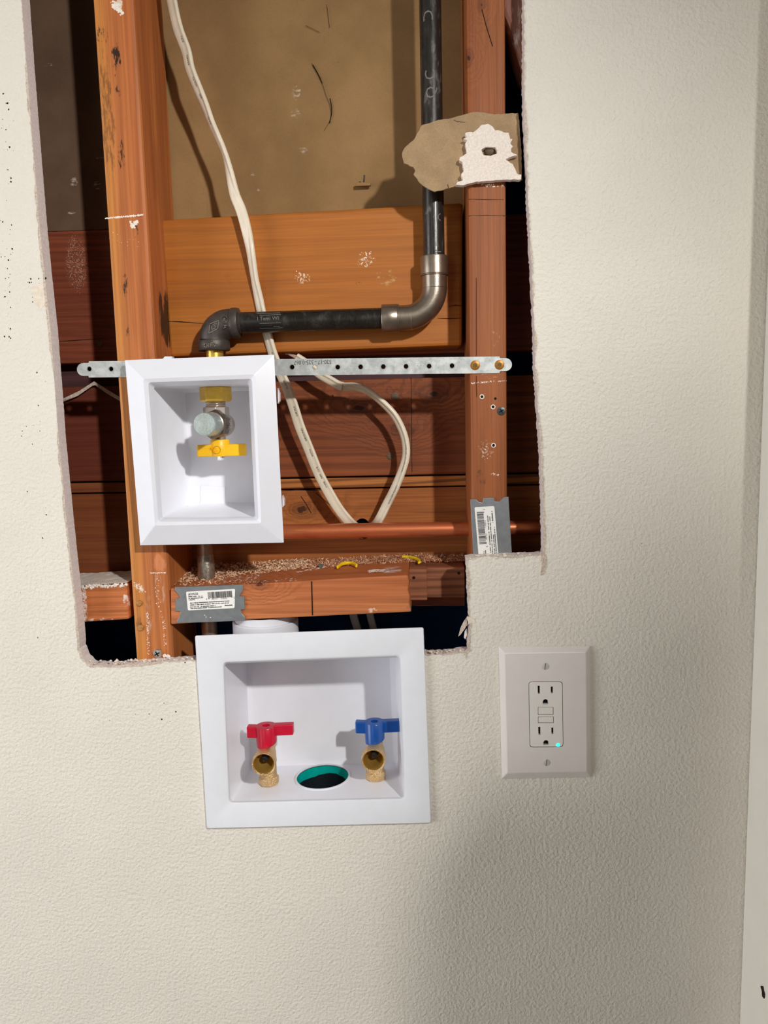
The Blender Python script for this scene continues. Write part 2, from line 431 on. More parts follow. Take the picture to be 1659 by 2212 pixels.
# ------------------------------------------------------------------ large structure
hole_px = [(38, -220), (47, 0), (56, 120), (66, 250), (85, 480), (97, 600), (108, 700), (120, 850), (127, 950), (146, 1140), (160, 1270), (168, 1345),
           (172, 1400), (181, 1424), (196, 1437), (230, 1439), (309, 1434), (366, 1429), (452, 1424), (476, 1755), (892, 1745), (884, 1414), (960, 1413), (1011, 1406),
           (1009, 1400), (1014, 1345), (1011, 1300), (1006, 1204), (1168, 1197), (1173, 1197), (1172, 1100), (1169, 1000), (1163, 900), (1156, 800), (1153, 680), (1147, 560), (1141, 430), (1137, 330), (1132, 240),
           (1132, 0), (1124, -220)]
rng = random.Random(3)
hole_j = [(x + rng.uniform(-1, 1) * a_, y + rng.uniform(-1, 1) * a_) for x, y in jag(hole_px, 5, 0, True, rng) for a_ in [.35 if x < 176 and y < 1400 else 1.3]]
hole_w = [P(x, y, 0) for x, y in hole_j]
WX0, WX1, WZ1 = -1.7, 1.7, 2.75
wall = struct(mk('wall_front', holed([(WX0, 0, 0), (WX1, 0, 0), (WX1, 0, WZ1), (WX0, 0, WZ1)], [hole_w], (0, T, 0), 0, 1), [M['paint'], M['gyp']], origin=(0, 0, 0)))
wall['label'] = 'cream orange peel textured drywall with the rough cut-out'
# torn paper lip around the cut
bm = bmesh.new(); rng = random.Random(5); nj = len(hole_j)
cx, cy = 620, 700
prev = None; wv = 2.0
for i in range(nj + 1):
    a = Vector(hole_j[i % nj]); b = Vector(hole_j[(i + 1) % nj]); t = (b - a)
    if t.length < .01: continue
    t.normalize(); nrm = Vector((t.y, -t.x))           # outward of the clockwise... flipped below if needed
    wv = max(.5, min(5.5, wv + rng.uniform(-1.6, 1.6)))
    o = a + (-nrm) * wv
    cur = (bm.verts.new(P(a.x, a.y, -.0004)), bm.verts.new(P(o.x, o.y, -.0005)))
    if prev: bm.faces.new((prev[0], cur[0], cur[1], prev[1]))
    prev = cur
lip = mk('torn_paper_edge', bm, M['torn'], wall); LIPSIGN = 1
# crumbs of gypsum and curled paint on the lower edges
bm = bmesh.new(); rng = random.Random(11)
def blob(bm, p, r, rng, sq=1.0):
    g = bmesh.ops.create_icosphere(bm, subdivisions=1, radius=r, matrix=Matrix.Translation(p))
    for v in g['verts']:
        d = v.co - Vector(p); v.co = Vector(p) + Vector((d.x * rng.uniform(.7, 1.4), d.y * sq, d.z * rng.uniform(.6, 1.2)))
for i in range(150):
    k = rng.random()
    if k < .45: x = rng.uniform(178, 420); y = 1433 - (x - 230) * .035 + rng.uniform(-7, 3) - (18 if x < 190 else 0)
    elif k < .62: x = rng.uniform(922, 1008); y = 1411 - (x - 922) * .06 + rng.uniform(-5, 4)
    else: x = rng.uniform(1010, 1172); y = 1203 - (x - 1010) * .04 + rng.uniform(-3, 7)
    blob(bm, P(x, y, rng.uniform(-.001, .010)), rng.uniform(.0006, .0019), rng)
o = mk('gypsum_crumbs', bm, M['chip'], wall, smooth=50); o['kind'] = 'stuff'
# scattered mildew specks on the paint
bm = bmesh.new(); rng = random.Random(12)
for (x0, x1, y0, y1, n) in ((0, 30, 190, 560, 34), (8, 24, 560, 740, 26), (30, 100, 760, 1460, 24), (200, 400, 1420, 1560, 16), (1380, 1420, 1170, 1190, 3), (60, 100, 600, 660, 26)):
    for i in range(n):
        x = rng.uniform(x0, x1); y = rng.uniform(y0, y1); r = rng.choice((.0003, .0004, .0005, .0007, .0010))
        g = bmesh.ops.create_icosphere(bm, subdivisions=1, radius=r, matrix=Matrix.Translation(P(x, y, .0001)))
        for v in g['verts']:
            d = v.co - P(x, y, 0); v.co = P(x, y, 0) + Vector((d.x * rng.uniform(.5, 1.2), d.y * .35, d.z * rng.uniform(.5, 1.5)))
o = mk('mildew_specks', bm, M['dark'], wall); o['kind'] = 'stuff'
# torn gouge beside the notch, ragged tears
def gouge(pts, amp=1.6, seed=1, mat='torn', Y=-.0006):
    return mk('torn_patch', slab(jag(pts, 4, amp, True, random.Random(seed)), Y, .0008), M[mat], wall)
gouge([(1168, 1196), (1178, 1198), (1181, 1212), (1178, 1238), (1168, 1243), (1170, 1222)], seed=2)
gouge([(1008, 1220), (1014, 1240), (1016, 1262), (1011, 1275), (1007, 1262)], seed=4)
gouge([(1004, 1404), (1018, 1401), (1017, 1407), (1009, 1411), (1007, 1426), (1003, 1412)], seed=6)
gouge([(1010, 1330), (1020, 1335), (1028, 1345), (1012, 1348)], seed=8, mat='chip')
gouge([(66, 622), (96, 610), (101, 655), (88, 668), (76, 655)], seed=9, mat='chip', Y=-.0003)
bm = bmesh.new()                     # hanging flap of torn face paper
fl = [(1010, 1331), (1002, 1342), (995, 1356), (990, 1375), (995, 1371), (1003, 1360), (1009, 1350)]
prism(bm, [P(x, y, .002 + (1012 - x) * .0003) for x, y in fl], (0, .0009, 0)); mk('paper_flap', bm, M['torn'], wall)
bm = bmesh.new(); fl = [(1008, 1358), (1004, 1364), (1002, 1377), (1005, 1381), (1009, 1372)]
prism(bm, [P(x, y, .004) for x, y in fl], (0, .0009, 0)); mk('paper_flap', bm, M['gyp'], wall)

XC = P(1626, 1400, 0).x
bm = bmesh.new(); box(bm, (XC, -.068, 0), (XC + .11, -.0005, WZ1))
trim = struct(mk('trim_1', bm, M['trim'], bevel=.002))
mk('gouge', slab(jag([(1643, 2132), (1650, 2128), (1656, 2150), (1651, 2160), (1645, 2150)], 4, 1.2), -.062, -.05), M['dark'], trim) if False else None
# gouge on the trim's left face
bm = bmesh.new()
def on_face(px, py, X):
    w_ = ray(px, py); return CAM + w_ * ((X - CAM.x) / w_.x)
gp = [on_face(x, y, XC - .0004) for x, y in jag([(1643, 2130), (1648, 2131), (1653, 2148), (1651, 2158), (1646, 2152)], 4, .8)]
prism(bm, gp, (.0012, 0, 0)); mk('gouge', bm, M['dark'], trim)

bm = bmesh.new(); box(bm, (-6, -11, -.05), (1.75, 0, 0)); struct(mk('floor', bm, M['floor']))
bm = bmesh.new(); box(bm, (-1.75, -3.25, WZ1), (1.75, .02, WZ1 + .05)); struct(mk('ceiling', bm, M['room']))
bm = bmesh.new(); box(bm, (-1.5, -.42, 0), (-1.4, 0, WZ1)); box(bm, (-1.5, -3.2, 0), (-1.4, -1.28, WZ1)); box(bm, (-1.5, -1.28, 2.08), (-1.4, -.42, WZ1)); struct(mk('wall_left', bm, M['room']))
bm = bmesh.new(); box(bm, (WX1, -3.2, 0), (WX1 + .05, 0, WZ1)); struct(mk('wall_right', bm, M['room']))
bm = bmesh.new(); box(bm, (-.9, -3.25, 0), (WX1 + .05, -3.2, WZ1)); struct(mk('wall_back', bm, M['room']))
# unseen blockers added by the camera to shade the wall's lower right
bm = bmesh.new(); box(bm, (.361, -.80, 0), (WX1, -.75, 1.60)); box(bm, (.50, -1.06, 0), (WX1, -1.02, 1.86)); struct(mk('light_blocker', bm, M['room']))
# dark wall cavity behind everything
bm = bmesh.new(); box(bm, (WX0, T + .0002, 0), (WX1, .32, WZ1))
ff = [f for f in bm.faces if abs(f.calc_center_median().y - (T + .0002)) < 1e-4]; bmesh.ops.delete(bm, geom=ff, context='FACES')
struct(mk('wall_cavity', bm, M['void']))

# ------------------------------------------------------------------ framing
def zc_(px, py, Y): return P(px, py, Y).z
stains = [(rgb(24, 18, 12), P(250, 130, T), .012, .030, 300, .30, .40, (1, 1, .35), .95), (rgb(24, 18, 12), P(256, 195, T), .008, .016, 320, .32, .42, (1, 1, .4), .85),
          (rgb(30, 22, 14), P(222, 75, T), .016, .02, 260, .34, .46, (1, 1, .6), .8), (rgb(24, 18, 12), P(262, 335, T), .008, .035, 320, .33, .43, (1, 1, .35), .85),
          (rgb(24, 18, 12), P(270, 615, T), .007, .030, 320, .31, .42, (1, 1, .35), .9), (rgb(24, 18, 12), P(276, 720, T), .006, .020, 340, .34, .44, (1, 1, .35), .7),
          (rgb(34, 26, 18), P(293, 500, T), .008, .016, 200, .34, .46, (1, 1, .6), .8), (rgb(40, 30, 20), P(232, 250, T), .016, .12, 330, .26, .40, (1, 1, .25), .5),
          (rgb(232, 150, 104), P(345, 1217, T), .013, .018, 140, .16, .34, (1, 1, .5), .45), (rgb(230, 214, 196), P(322, 1330, T), .010, .05, 160, .26, .50, (1, 1, .25), .7), (rgb(230, 214, 196), P(345, 1270, T), .012, .045, 200, .30, .52, (1, 1, .25), .55),
          (rgb(232, 214, 190), P(300, 1268, T), .010, .006, 300, .28, .42, (1, 1, .6), .8), (rgb(226, 210, 190), P(255, 10, T), .010, .012, 220, .24, .36, (1, 1, .8), .8),
          (rgb(16, 12, 8), P(358, 690, .055), .02, .06, 120, .2, .3, (1, 1, .3), .9), (rgb(40, 26, 16), P(300, 1345, T), .008, .02, 160, .28, .46, (1, 1, .5), .7)]
M['stud_l'] = wood('left_stud_fir', rgb(192, 112, 58), rgb(164, 84, 42), rgb(212, 138, 74), 'z', 1.3, 95, rough=.55, blots=stains, lines=.45, sap_shade=(P(250, 400, T).x, rgb(206, 138, 62)))
st_r = [(rgb(225, 208, 184), P(1050, 970, T), .020, .035, 260, .37, .50, (1, 1, .8), .5), (rgb(50, 34, 22), P(1040, 1030, T), .014, .02, 240, .34, .48, (1, 1, .6), .5),
        (rgb(225, 208, 184), P(1070, 730, T), .012, .02, 260, .37, .50, (1, 1, .8), .4), (rgb(225, 208, 184), P(1060, 810, T), .03, .012, 200, .36, .5, (.4, 1, 2.), .4)]
M['stud_r'] = wood('right_stud_fir', rgb(160, 92, 48), rgb(138, 74, 36), rgb(178, 110, 62), 'z', 4.1, 60, rough=.55, blots=st_r, knots=[(P(1012, 125, T), .006), (P(1040, 8, T), .005)], lines=.28)
def stud(name, xl, xr, mat, label):
    bm = bmesh.new(); box(bm, (xl, T, .02), (xr, YB - .0006, WZ1 - .02))
    o = mk(name, bm, mat, bevel=.0035); return tag(o, label, 'stud')
XL0 = (P(203, 0, T).x + P(290, 1423, T).x) / 2; XL1 = (P(289, 0, T).x + P(370, 1345, T).x) / 2
XR0 = (P(1012, 450, T).x + P(1015, 1075, T).x) / 2; XR1 = (P(1090, 240, T).x + P(1098, 1075, T).x) / 2
stud_l = stud('wall_stud', XL0, XL1, M['stud_l'], 'left wall stud with black mould stains, passing behind the white gas box')
stud_r = stud('wall_stud', XR0, XR1, M['stud_r'], 'right wall stud holding the screwed end of the metal strap')

kn = [(P(775, 882, YB), .012), (P(935, 850, YB), .013), (P(868, 930, YB), .010)]
M['plank_a'] = wood('plank_red_fir', rgb(134, 66, 42), rgb(104, 46, 30), rgb(152, 80, 50), 'x', 2.2, 120, blots=[(rgb(224, 196, 170), P(165, 570, YB), .030, .075, 900, .36, .46, (1, 1, 1), .55)], lines=.4)
M['plank_b'] = wood('plank_knotty_fir', rgb(140, 73, 34), rgb(104, 49, 24), rgb(158, 88, 44), 'x', 5.2, 85, knots=kn, lines=.55, sap_shade=(XL0 + .02, rgb(96, 40, 30), .75))  # darker red paints the stud's shade over the left bay
M['plank_c'] = wood('plank_strip_fir', rgb(188, 116, 54), rgb(120, 62, 26), rgb(206, 134, 66), 'x', 7.7, 150, lines=.85, sap_shade=(XL0 + .02, rgb(110, 56, 32), .7))  # strip darkened left of the stud, its shade put into the colour
M['plank_d'] = wood('plank_orange_fir', rgb(172, 100, 46), rgb(134, 70, 30), rgb(188, 118, 58), 'x', 9.9, 60, knots=[(P(655, 1100, YB), .012)], lines=.3, sap_shade=(XL0 + .02, rgb(112, 56, 32), .75))  # left-bay tone carries the stud's shade as colour
M['block_fir'] = wood('blocking_orange', rgb(180, 106, 36), rgb(150, 82, 26), rgb(196, 122, 48), 'x', 3.4, 40, rough=.5, lines=.22, fine=.25,
    blots=[(rgb(240, 222, 190), P(655, 600, .0635), .022, .014, 420, .36, .44, (1, 1, 1), .8), (rgb(240, 222, 190), P(790, 560, .0635), .024, .022, 420, .38, .46, (1, 1, 1), .8),
           (rgb(196, 160, 96), P(830, 600, .0635), .026, .022, 160, .34, .48, (.6, 1, 1), .8), (rgb(110, 70, 28), P(500, 600, .0635), .02, .016, 60, .28, .5, (1, 1, 1), .5), (rgb(70, 50, 20), P(775, 612, .0635), .008, .004, 300, .3, .42, (1, 1, 1), .8)])
def ZB(py, Y=YB): return P(800, py, Y).z
def plank(name, z1, z0, Y0, Y1, x0, x1, mat, label, bev=.0015):
    bm = bmesh.new(); box(bm, (x0, Y0, z0), (x1, Y1, z1)); return tag(mk(name, bm, mat, bevel=bev), label, 'board')
GR = None
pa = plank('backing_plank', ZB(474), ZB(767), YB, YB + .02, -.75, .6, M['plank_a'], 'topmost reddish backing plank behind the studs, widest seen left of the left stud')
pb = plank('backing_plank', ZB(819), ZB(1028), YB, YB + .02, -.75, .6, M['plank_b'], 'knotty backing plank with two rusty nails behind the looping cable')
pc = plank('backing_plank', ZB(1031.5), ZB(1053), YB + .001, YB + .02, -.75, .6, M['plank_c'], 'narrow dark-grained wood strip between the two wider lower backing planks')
M['old'] = wood('old_dark_fir', rgb(84, 52, 52), rgb(60, 36, 38), rgb(98, 62, 58), 'x', 15.5, 70)
plank('backing_plank', ZB(758), ZB(832), YB + .021, YB + .032, -.75, XR0 + .01, M['old'], 'dark recessed board showing in the gap left of the strap end')
# lowest plank has a bored hole for the cables
zt, zb = ZB(1056), ZB(1262)
hc = P(783, 1143, YB)
bm = holed([(-.75, YB, zb), (.6, YB, zb), (.6, YB, zt), (-.75, YB, zt)], [circ(hc, .0092, 20, r2=.0122)], (0, .02, 0))
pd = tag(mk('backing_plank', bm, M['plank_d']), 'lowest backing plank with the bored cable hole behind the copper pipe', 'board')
bm = bmesh.new(); box(bm, (XL0 + .01, YB + .002, ZB(474) + .0006), (XR0 + .012, YB + .014, WZ1 - .02))
bp = tag(mk('drywall_sheet', bm, M['kraft']), 'brown kraft-faced drywall sheet at the back of the stud bays', 'drywall')
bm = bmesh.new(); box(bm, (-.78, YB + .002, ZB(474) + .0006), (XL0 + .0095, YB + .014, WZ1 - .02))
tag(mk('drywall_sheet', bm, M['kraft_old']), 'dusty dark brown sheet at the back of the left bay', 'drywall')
cb = tag(mk('blocking_board', slab([(345, 475), (1000, 437), (998, 746), (367, 771)], .0635, YB - .0004), M['block_fir'], bevel=.003), 'wide orange-brown blocking board between the studs behind the gas pipe', 'board')
# thin drying cracks on the board: shallow grooves as dark slivers
def sliver(parent, pts, Y, w=.8, mat='dark', name='crack'):
    bm = bmesh.new(); top = [(x, y - w * (.3 + .7 * math.sin(PI * i / (len(pts) - 1)))) for i, (x, y) in enumerate(pts)]; bot = [(x, y + w * (.3 + .7 * math.sin(PI * i / (len(pts) - 1)))) for i, (x, y) in enumerate(pts)]
    prism(bm, [P(x, y, Y - .0003) for x, y in top + bot[::-1]], (0, .0008, 0)); return mk(name, bm, M[mat], parent)
def vsliver(parent, pts, Y, w=.8, mat='dark', name='crack'):
    bm = bmesh.new(); a = [(x - w, y) for x, y in pts]; b = [(x + w, y) for x, y in pts]
    prism(bm, [P(x, y, Y - .0003) for x, y in a + b[::-1]], (0, .0008, 0)); return mk(name, bm, M[mat], parent)
sliver(cb, [(362, 694), (390, 695), (440, 699)], .0635, 1.0)
sliver(cb, [(945, 687), (970, 688), (996, 687)], .0635, 1.0)
sliver(cb, [(968, 662), (985, 659), (999, 660)], .0635, .9)
sliver(pa, [(124, 738), (165, 735), (225, 731)], YB, 1.0)
vsliver(stud_r, [(1041, 20), (1050, 55), (1064, 100)], T, .8)
vsliver(stud_r, [(1029, 600), (1029, 700), (1029, 770)], T, .5); vsliver(stud_r, [(1029, 812), (1029, 835), (1030, 858)], T, .5)
sliver(stud_r, [(1013, 430), (1050, 431), (1088, 431)], T, .5); sliver(stud_r, [(1013, 466), (1050, 465), (1092, 466)], T, .5)
vsliver(pb, [(888, 815), (889, 900), (890, 1020)], YB, .5); 
sliver(pd, [(608, 1061), (640, 1058), (700, 1060)], YB, .8); vsliver(pd, [(650, 1072), (662, 1090), (672, 1108)], YB, .8); vsliver(pd, [(682, 1065), (700, 1080), (712, 1090)], YB, .8)

# diagonal brace, top right
M['brace'] = wood('brace_dark_fir', rgb(150, 100, 82), rgb(104, 66, 58), rgb(176, 128, 108), 'z', 6.3, 90, blots=[(rgb(214, 196, 186), P(1112, 60, .03), .014, .05, 160, .32, .5, (1, 1, .3), .7)])
br = tag(mk('diagonal_brace', slab([(1066, -130), (1079, 10), (1100, 62), (1128, 152), (1165, 215), (1165, -130)], .022, .06), M['brace'], bevel=.004), 'dark diagonal wood brace at the top right behind the drywall edge', 'board')

# horizontal fire blocks
M['block_c'] = wood('fire_block_fir', rgb(196, 116, 66), rgb(164, 86, 46), rgb(212, 136, 84), 'x', 8.4, 70, lines=.5, knots=[(P(560, 1262, .012), .008)],
    blots=[(rgb(214, 204, 196), PZ(845, 1232, P(845, 1246, .014).z), .028, .03, 60, .3, .42, (.5, 1, 1), .8), (rgb(226, 200, 180), P(805, 1318, .014), .010, .006, 240, .26, .4, (1, 1, 1), .8), (rgb(70, 100, 80), P(884, 1315, .014), .008, .012, 200, .26, .42, (1, 1, 1), .8)])
YF = .013
front = [(368, 1271), (530, 1262), (700, 1252), (881, 1242), (884, 1258), (882, 1275), (886, 1290), (885, 1306), (889, 1322), (700, 1331), (530, 1339), (369, 1349)]
fb = thing('fire_block', 'long orange fire block between the studs with saw cut and sawdust on top', 'block', P(620, 1349, .05))
bm = slab(front, YF, YB - .001); mk('wood_block', bm, M['block_c'], fb, bevel=.0015)
vsliver(fb, [(673, 1256), (674, 1290), (675, 1329)], YF, 1.3, name='saw_cut')
M['block_d'] = wood('broken_block', rgb(160, 98, 66), rgb(120, 68, 44), rgb(176, 116, 82), 'x', 11.4, 110, lines=.7)
Zt = P(881, 1242, YF).z
def edge_slab(x0, x1, y1, Y0, Y1, ztop):
    a, b = P(x0, y1, Y0), P(x1, y1, Y0)
    bm = bmesh.new(); prism(bm, [(a.x, Y0, a.z), (b.x, Y0, b.z), (b.x, Y0, ztop), (a.x, Y0, ztop)], (0, Y1 - Y0, 0)); return bm
mk('broken_stub', edge_slab(884, 923, 1297, .046, .0995, Zt - .001), M['block_d'], fb, bevel=.001)
mk('split_rail', edge_slab(921, 1004.6, 1291, .055, .0990, Zt - .0015), M['block_d'], fb, bevel=.001)
mk('lower_rail', edge_slab(880, 1003.8, 1309, .082, .0985, P(900, 1270, .082).z), M['plank_a'], fb)
bm = bmesh.new()
for (x, y) in ((894, 1248), (991, 1238)):
    bm = bmesh.new(); lathe(bm, P(x, y, .0455 if x < 920 else .0548), (0, 1, 0), [(0, .0016), (.0003, .0016)], 10); mk('nail_hole', bm, M['dark'], fb)
lb = thing('fire_block', 'short orange fire block in the left bay topped with white plaster dust', 'block', P(230, 1343, .05))
M['block_l'] = wood('left_fire_block', rgb(204, 118, 64), rgb(176, 92, 46), rgb(216, 134, 80), 'x', 13.1, 100, lines=.45,
    blots=[(rgb(236, 224, 214), P(180, 1305, .02), .008, .04, 200, .24, .4, (1, 1, 1), .9), (rgb(236, 224, 214), P(215, 1340, .02), .03, .005, 200, .24, .4, (1, 1, 1), .8), (rgb(236, 224, 214), P(270, 1300, .02), .006, .02, 200, .26, .42, (1, 1, 1), .8)])
mk('wood_block', slab([(100, 1273), (274, 1262), (279, 1338), (104, 1349)], .022, YB - .001), M['block_l'], lb, bevel=.002)
bm = bmesh.new(); zt2 = P(187, 1267.5, .022).z
g = bmesh.ops.create_grid(bm, x_segments=30, y_segments=16, size=.5)
x0, x1 = P(100, 1262, .022).x, P(273, 1262, .022).x
for v in bm.verts:
    X = x0 + (v.co.x + .5) * (x1 - x0); Yv = .0222 + (v.co.y + .5) * .07
    v.co = Vector((X, Yv, zt2 + .0006 + .0022 * (mnoise.noise(Vector((X * 120, Yv * 120, 3))) * .5 + .5) + (X - (x0 + x1) / 2) * .04))
mk('plaster_dust', bm, M['plaster'], lb, smooth=60)

bm = bmesh.new(); rg = random.Random(71)      # ragged plaster ridge on the block's front top edge
for i in range(90):
    x = rg.uniform(176, 276); blob(bm, P(x, 1268.5 - (x - 174) * .055 + rg.uniform(-3, 3.5), .0215), rg.uniform(.0006, .0017), rg, .5)
for i in range(40): blob(bm, P(rg.uniform(176, 184), rg.uniform(1270, 1342), .0215), rg.uniform(.0004, .0011), rg, .4)
mk('plaster_ridge', bm, M['plaster'], lb, smooth=60)['kind'] = 'stuff'

# ------------------------------------------------------------------ nails and screws (parts of what they are driven into)
def head(parent, name, x, y, Y, r, mat, drive=None, dome=.0008):
    p = P(x, y, Y); bm = bmesh.new()
    lathe(bm, p, (0, -1, 0), [(-.006, r * .35), (-.0002, r * .5), (0, r), (dome * .6, r), (dome, r * .82), (dome * 1.15, r * .3)], 20)
    o = mk(name, bm, mat, parent, smooth=40)
    if drive == 'cross':
        bm = bmesh.new(); a = .5
        for k in range(2):
            u = Vector((math.cos(a + k * PI / 2), 0, math.sin(a + k * PI / 2))); v = Vector((-u.z, 0, u.x)); c = p + Vector((0, -dome * 1.2, 0))
            prism(bm, [c + u * r * .6 + v * r * .12, c - u * r * .6 + v * r * .12, c - u * r * .6 - v * r * .12, c + u * r * .6 - v * r * .12], (0, dome * .3, 0))
        mk('drive_recess', bm, M['slot'], o)
    if drive == 'star':
        bm = bmesh.new(); c = p + Vector((0, -dome * 1.2, 0)); pts = [c + Vector((math.cos(k * PI / 6), 0, math.sin(k * PI / 6))) * (r * (.58 if k % 2 else .36)) for k in range(12)]
        prism(bm, pts, (0, dome * .3, 0)); mk('drive_recess', bm, M['drive'], o)
    if drive == 'slot':
        bm = bmesh.new(); c = p + Vector((0, -dome * 1.2, 0)); a = 1.45; u = Vector((math.cos(a), 0, math.sin(a))); v = Vector((-u.z, 0, u.x))
        prism(bm, [c + u * r * .85 + v * r * .14, c - u * r * .85 + v * r * .14, c - u * r * .85 - v * r * .14, c + u * r * .85 - v * r * .14], (0, dome * .3, 0))
        mk('drive_recess', bm, M['shade'], o)
    return o
M['screw_white'] = plain('painted_screw', rgb(206, 202, 196), .4, .1); M['drive'] = plain('star_recess', rgb(96, 78, 34), .5, .5); M['shade'] = plain('slot_recess', rgb(120, 114, 106), .6)
head(stud_r, 'screw', 1083, 888, T, .0042, M['screw_black'], 'cross')
head(pb, 'nail', 853, 856, YB, .0043, M['nail']); head(pb, 'nail', 843, 985, YB, .0040, M['nail']); head(pa, 'nail', 216, 743, YB, .0034, M['nail'], None, .002)
head(stud_l, 'screw', 341, 1411, T, .0048, M['screw_zinc'], 'cross', .0025)
head(stud_l, 'nail', 301, 1303, T, .0032, M['rust'], None, .0016); head(stud_l, 'nail', 304, 1356, T, .0034, M['rust'], None, .0018)
# nail holes with torn white rims in the right stud
for (x, y, rim) in ((1041, 857, 1), (1070, 861, 0), (1065, 879, 1), (1066, 962, 1)):
    bm = bmesh.new()
    if rim: lathe(bm, P(x, y, T), (0, -1, 0), [(-.0005, .0019), (.0006, .0024), (.0008, .0016), (-.0005, .0013)], 10, caps=False)
    lathe(bm, P(x, y, T), (0, -1, 0), [(0, .0013), (.0002, .0013)], 10, mi=1); mk('nail_hole', bm, [M['plaster'], M['slot']], stud_r)
# plaster smears on the studs
def smear(parent, x0, y0, x1, y1, n, w, Y, seed, r=.0009):
    bm = bmesh.new(); rg = random.Random(seed)
    for i in range(n):
        t = rg.random(); p = P(x0 + (x1 - x0) * t + rg.uniform(-w, w), y0 + (y1 - y0) * t + rg.uniform(-w, w), Y)
        blob(bm, p, rg.uniform(.3, 1) * r, rg, .3)
    o = mk('plaster_smear', bm, M['plaster'], parent, smooth=60); o['kind'] = 'stuff'
smear(stud_l, 228, 472, 309, 464, 130, 1.4, T, 3, .0009); smear(stud_l, 283, 490, 297, 478, 60, 3, T, 4, .0012); smear(stud_l, 282, 478, 290, 492, 30, 2, T, 5); smear(stud_l, 240, 510, 290, 520, 14, 14, T, 6, .0004)
smear(stud_r, 1016, 828, 1094, 822, 60, 1.2, T, 7, .0006); smear(stud_r, 1045, 965, 1050, 985, 16, 6, T, 8, .0007); smear(stud_r, 1058, 1022, 1076, 1026, 14, 2, T, 9, .0007)
smear(stud_l, 300, 1262, 310, 1276, 20, 4, T, 10, .0008); smear(stud_l, 244, 5, 262, 26, 46, 6, T, 14, .0018); smear(stud_l, 352, 1415, 366, 1419, 30, 2, T - .003, 15, .0018); smear(stud_l, 324, 1238, 357, 1237, 50, 1, T, 51, .0006); smear(stud_l, 318, 1320, 321, 1412, 60, 2.4, T, 52, .0007); smear(stud_l, 290, 1262, 312, 1280, 50, 5, T, 53, .0007); smear(stud_l, 352, 1330, 358, 1400, 50, 3, T, 54, .0006); smear(stud_l, 338, 1250, 345, 1330, 26, 5, T, 55, .0007)
smear(cb, 645, 590, 660, 600, 12, 5, .0635, 16, .0008); smear(cb, 780, 570, 800, 545, 18, 5, .0635, 17, .0008); smear(stud_r, 1040, 400, 1090, 402, 30, 2.5, T, 18, .0009)

# ------------------------------------------------------------------ drywall scrap left on the right stud
sc_px = [(912, 270), (947, 260), (981, 254), (1009, 245), (1023, 242), (1052, 244), (1070, 247), (1119, 244), (1122, 262), (1126, 330), (1127.5, 388), (1087, 389), (1031, 394), (1005, 400), (982, 404), (940, 413.5), (921, 406), (907, 396), (893, 376), (897.6, 368), (893, 361), (873, 352), (868, 331), (874, 319), (893, 303), (905.5, 281)]
gy_px = [(1031, 279), (1040, 270), (1054, 267.6), (1064.5, 273), (1070, 281), (1080, 281.6), (1089, 286), (1098, 286), (1102, 300), (1108, 299), (1102, 310), (1109, 316), (1104, 321), (1105, 328), (1119, 335), (1105, 338), (1092.5, 344.5), (1108, 354), (1115, 370), (1118, 377), (1126.4, 377), (1126.4, 388), (1087, 388), (1031, 392.6), (1003, 399.6), (984, 399.6), (989, 392.6), (1000, 389), (996, 377), (1001.6, 370), (999, 350.6), (992, 347), (993, 340), (1008.6, 331), (1005, 310), (1008.6, 303), (1000.7, 299), (1008.6, 297), (1004, 287.7), (1008.6, 285), (1022.6, 285)]
scrap = thing('drywall_scrap', 'ragged brown drywall paper scrap screwed to right stud over the black pipe', 'scrap', P(1000, 413, T))
mk('paper_layer', slab(jag(sc_px, 6, .9, True, random.Random(21)), T - .0022, T - .0002), M['scrap'], scrap)
bm = holed([P(x, y, .0062) for x, y in jag(gy_px, 5, .7, True, random.Random(22))], [[P(x, y, .0062) for x, y in jag([(1040, 323), (1049, 318), (1070, 318), (1074, 325), (1073, 332), (1060, 336), (1044, 335)], 4, .5)]], (0, T - .0022 - .0062, 0))
mk('gypsum_remnant', bm, M['plaster'], scrap, bevel=.0009)
bm = bmesh.new(); lathe(bm, P(1057, 327, T - .0022), (0, -1, 0), [(0, .0045), (.003, .0042), (.004, .0028)], 16)
o = mk('screw', bm, M['nail'], scrap, smooth=40)
bm = bmesh.new()
for k, (x, y) in enumerate([(982, 261), (990, 264), (1003, 265)][:2]): pass
sliver(scrap, [(980, 259), (988, 263), (1005, 264)], T - .0022, .5, name='stray_fibre'); vsliver(scrap, [(967, 398), (968, 403), (969, 408)], T - .0022, .5, name='paper_tear')

# ------------------------------------------------------------------ gas line
gas = thing('gas_pipe', 'black iron gas pipe with steel elbow running down and across the bay', 'pipe', P(944, 700, .05))
YP = .044
axv0, axv1 = P(917, -260, YP), P(943.5, 562, YP)
ax = (P(924.5, 0, YP).x + P(942, 550, YP).x) / 2
top = Vector((ax, YP, 2.30)); zc0 = P(944, 575, YP).z
zh = (P(560, 695, YP).z + P(800, 690, YP).z) / 2
R1 = (P(965, 550, YP) - P(919, 550, YP)).length / 2
cr = (P(945, 620, YP).z - zh)                                # bend radius
bm = bmesh.new(); cyl(bm, (ax, YP, zc0), top, R1, 32); vp = mk('vertical_pipe', bm, M['pipe'], gas, smooth=40)
xh0, xh1 = P(530, 695, YP).x, P(845, 690, YP).x
bm = bmesh.new(); cyl(bm, (xh0 - .003, YP, zh), (xh1, YP, zh), R1, 32); hp = mk('horizontal_pipe', bm, M['pipe_h'], gas, smooth=40)
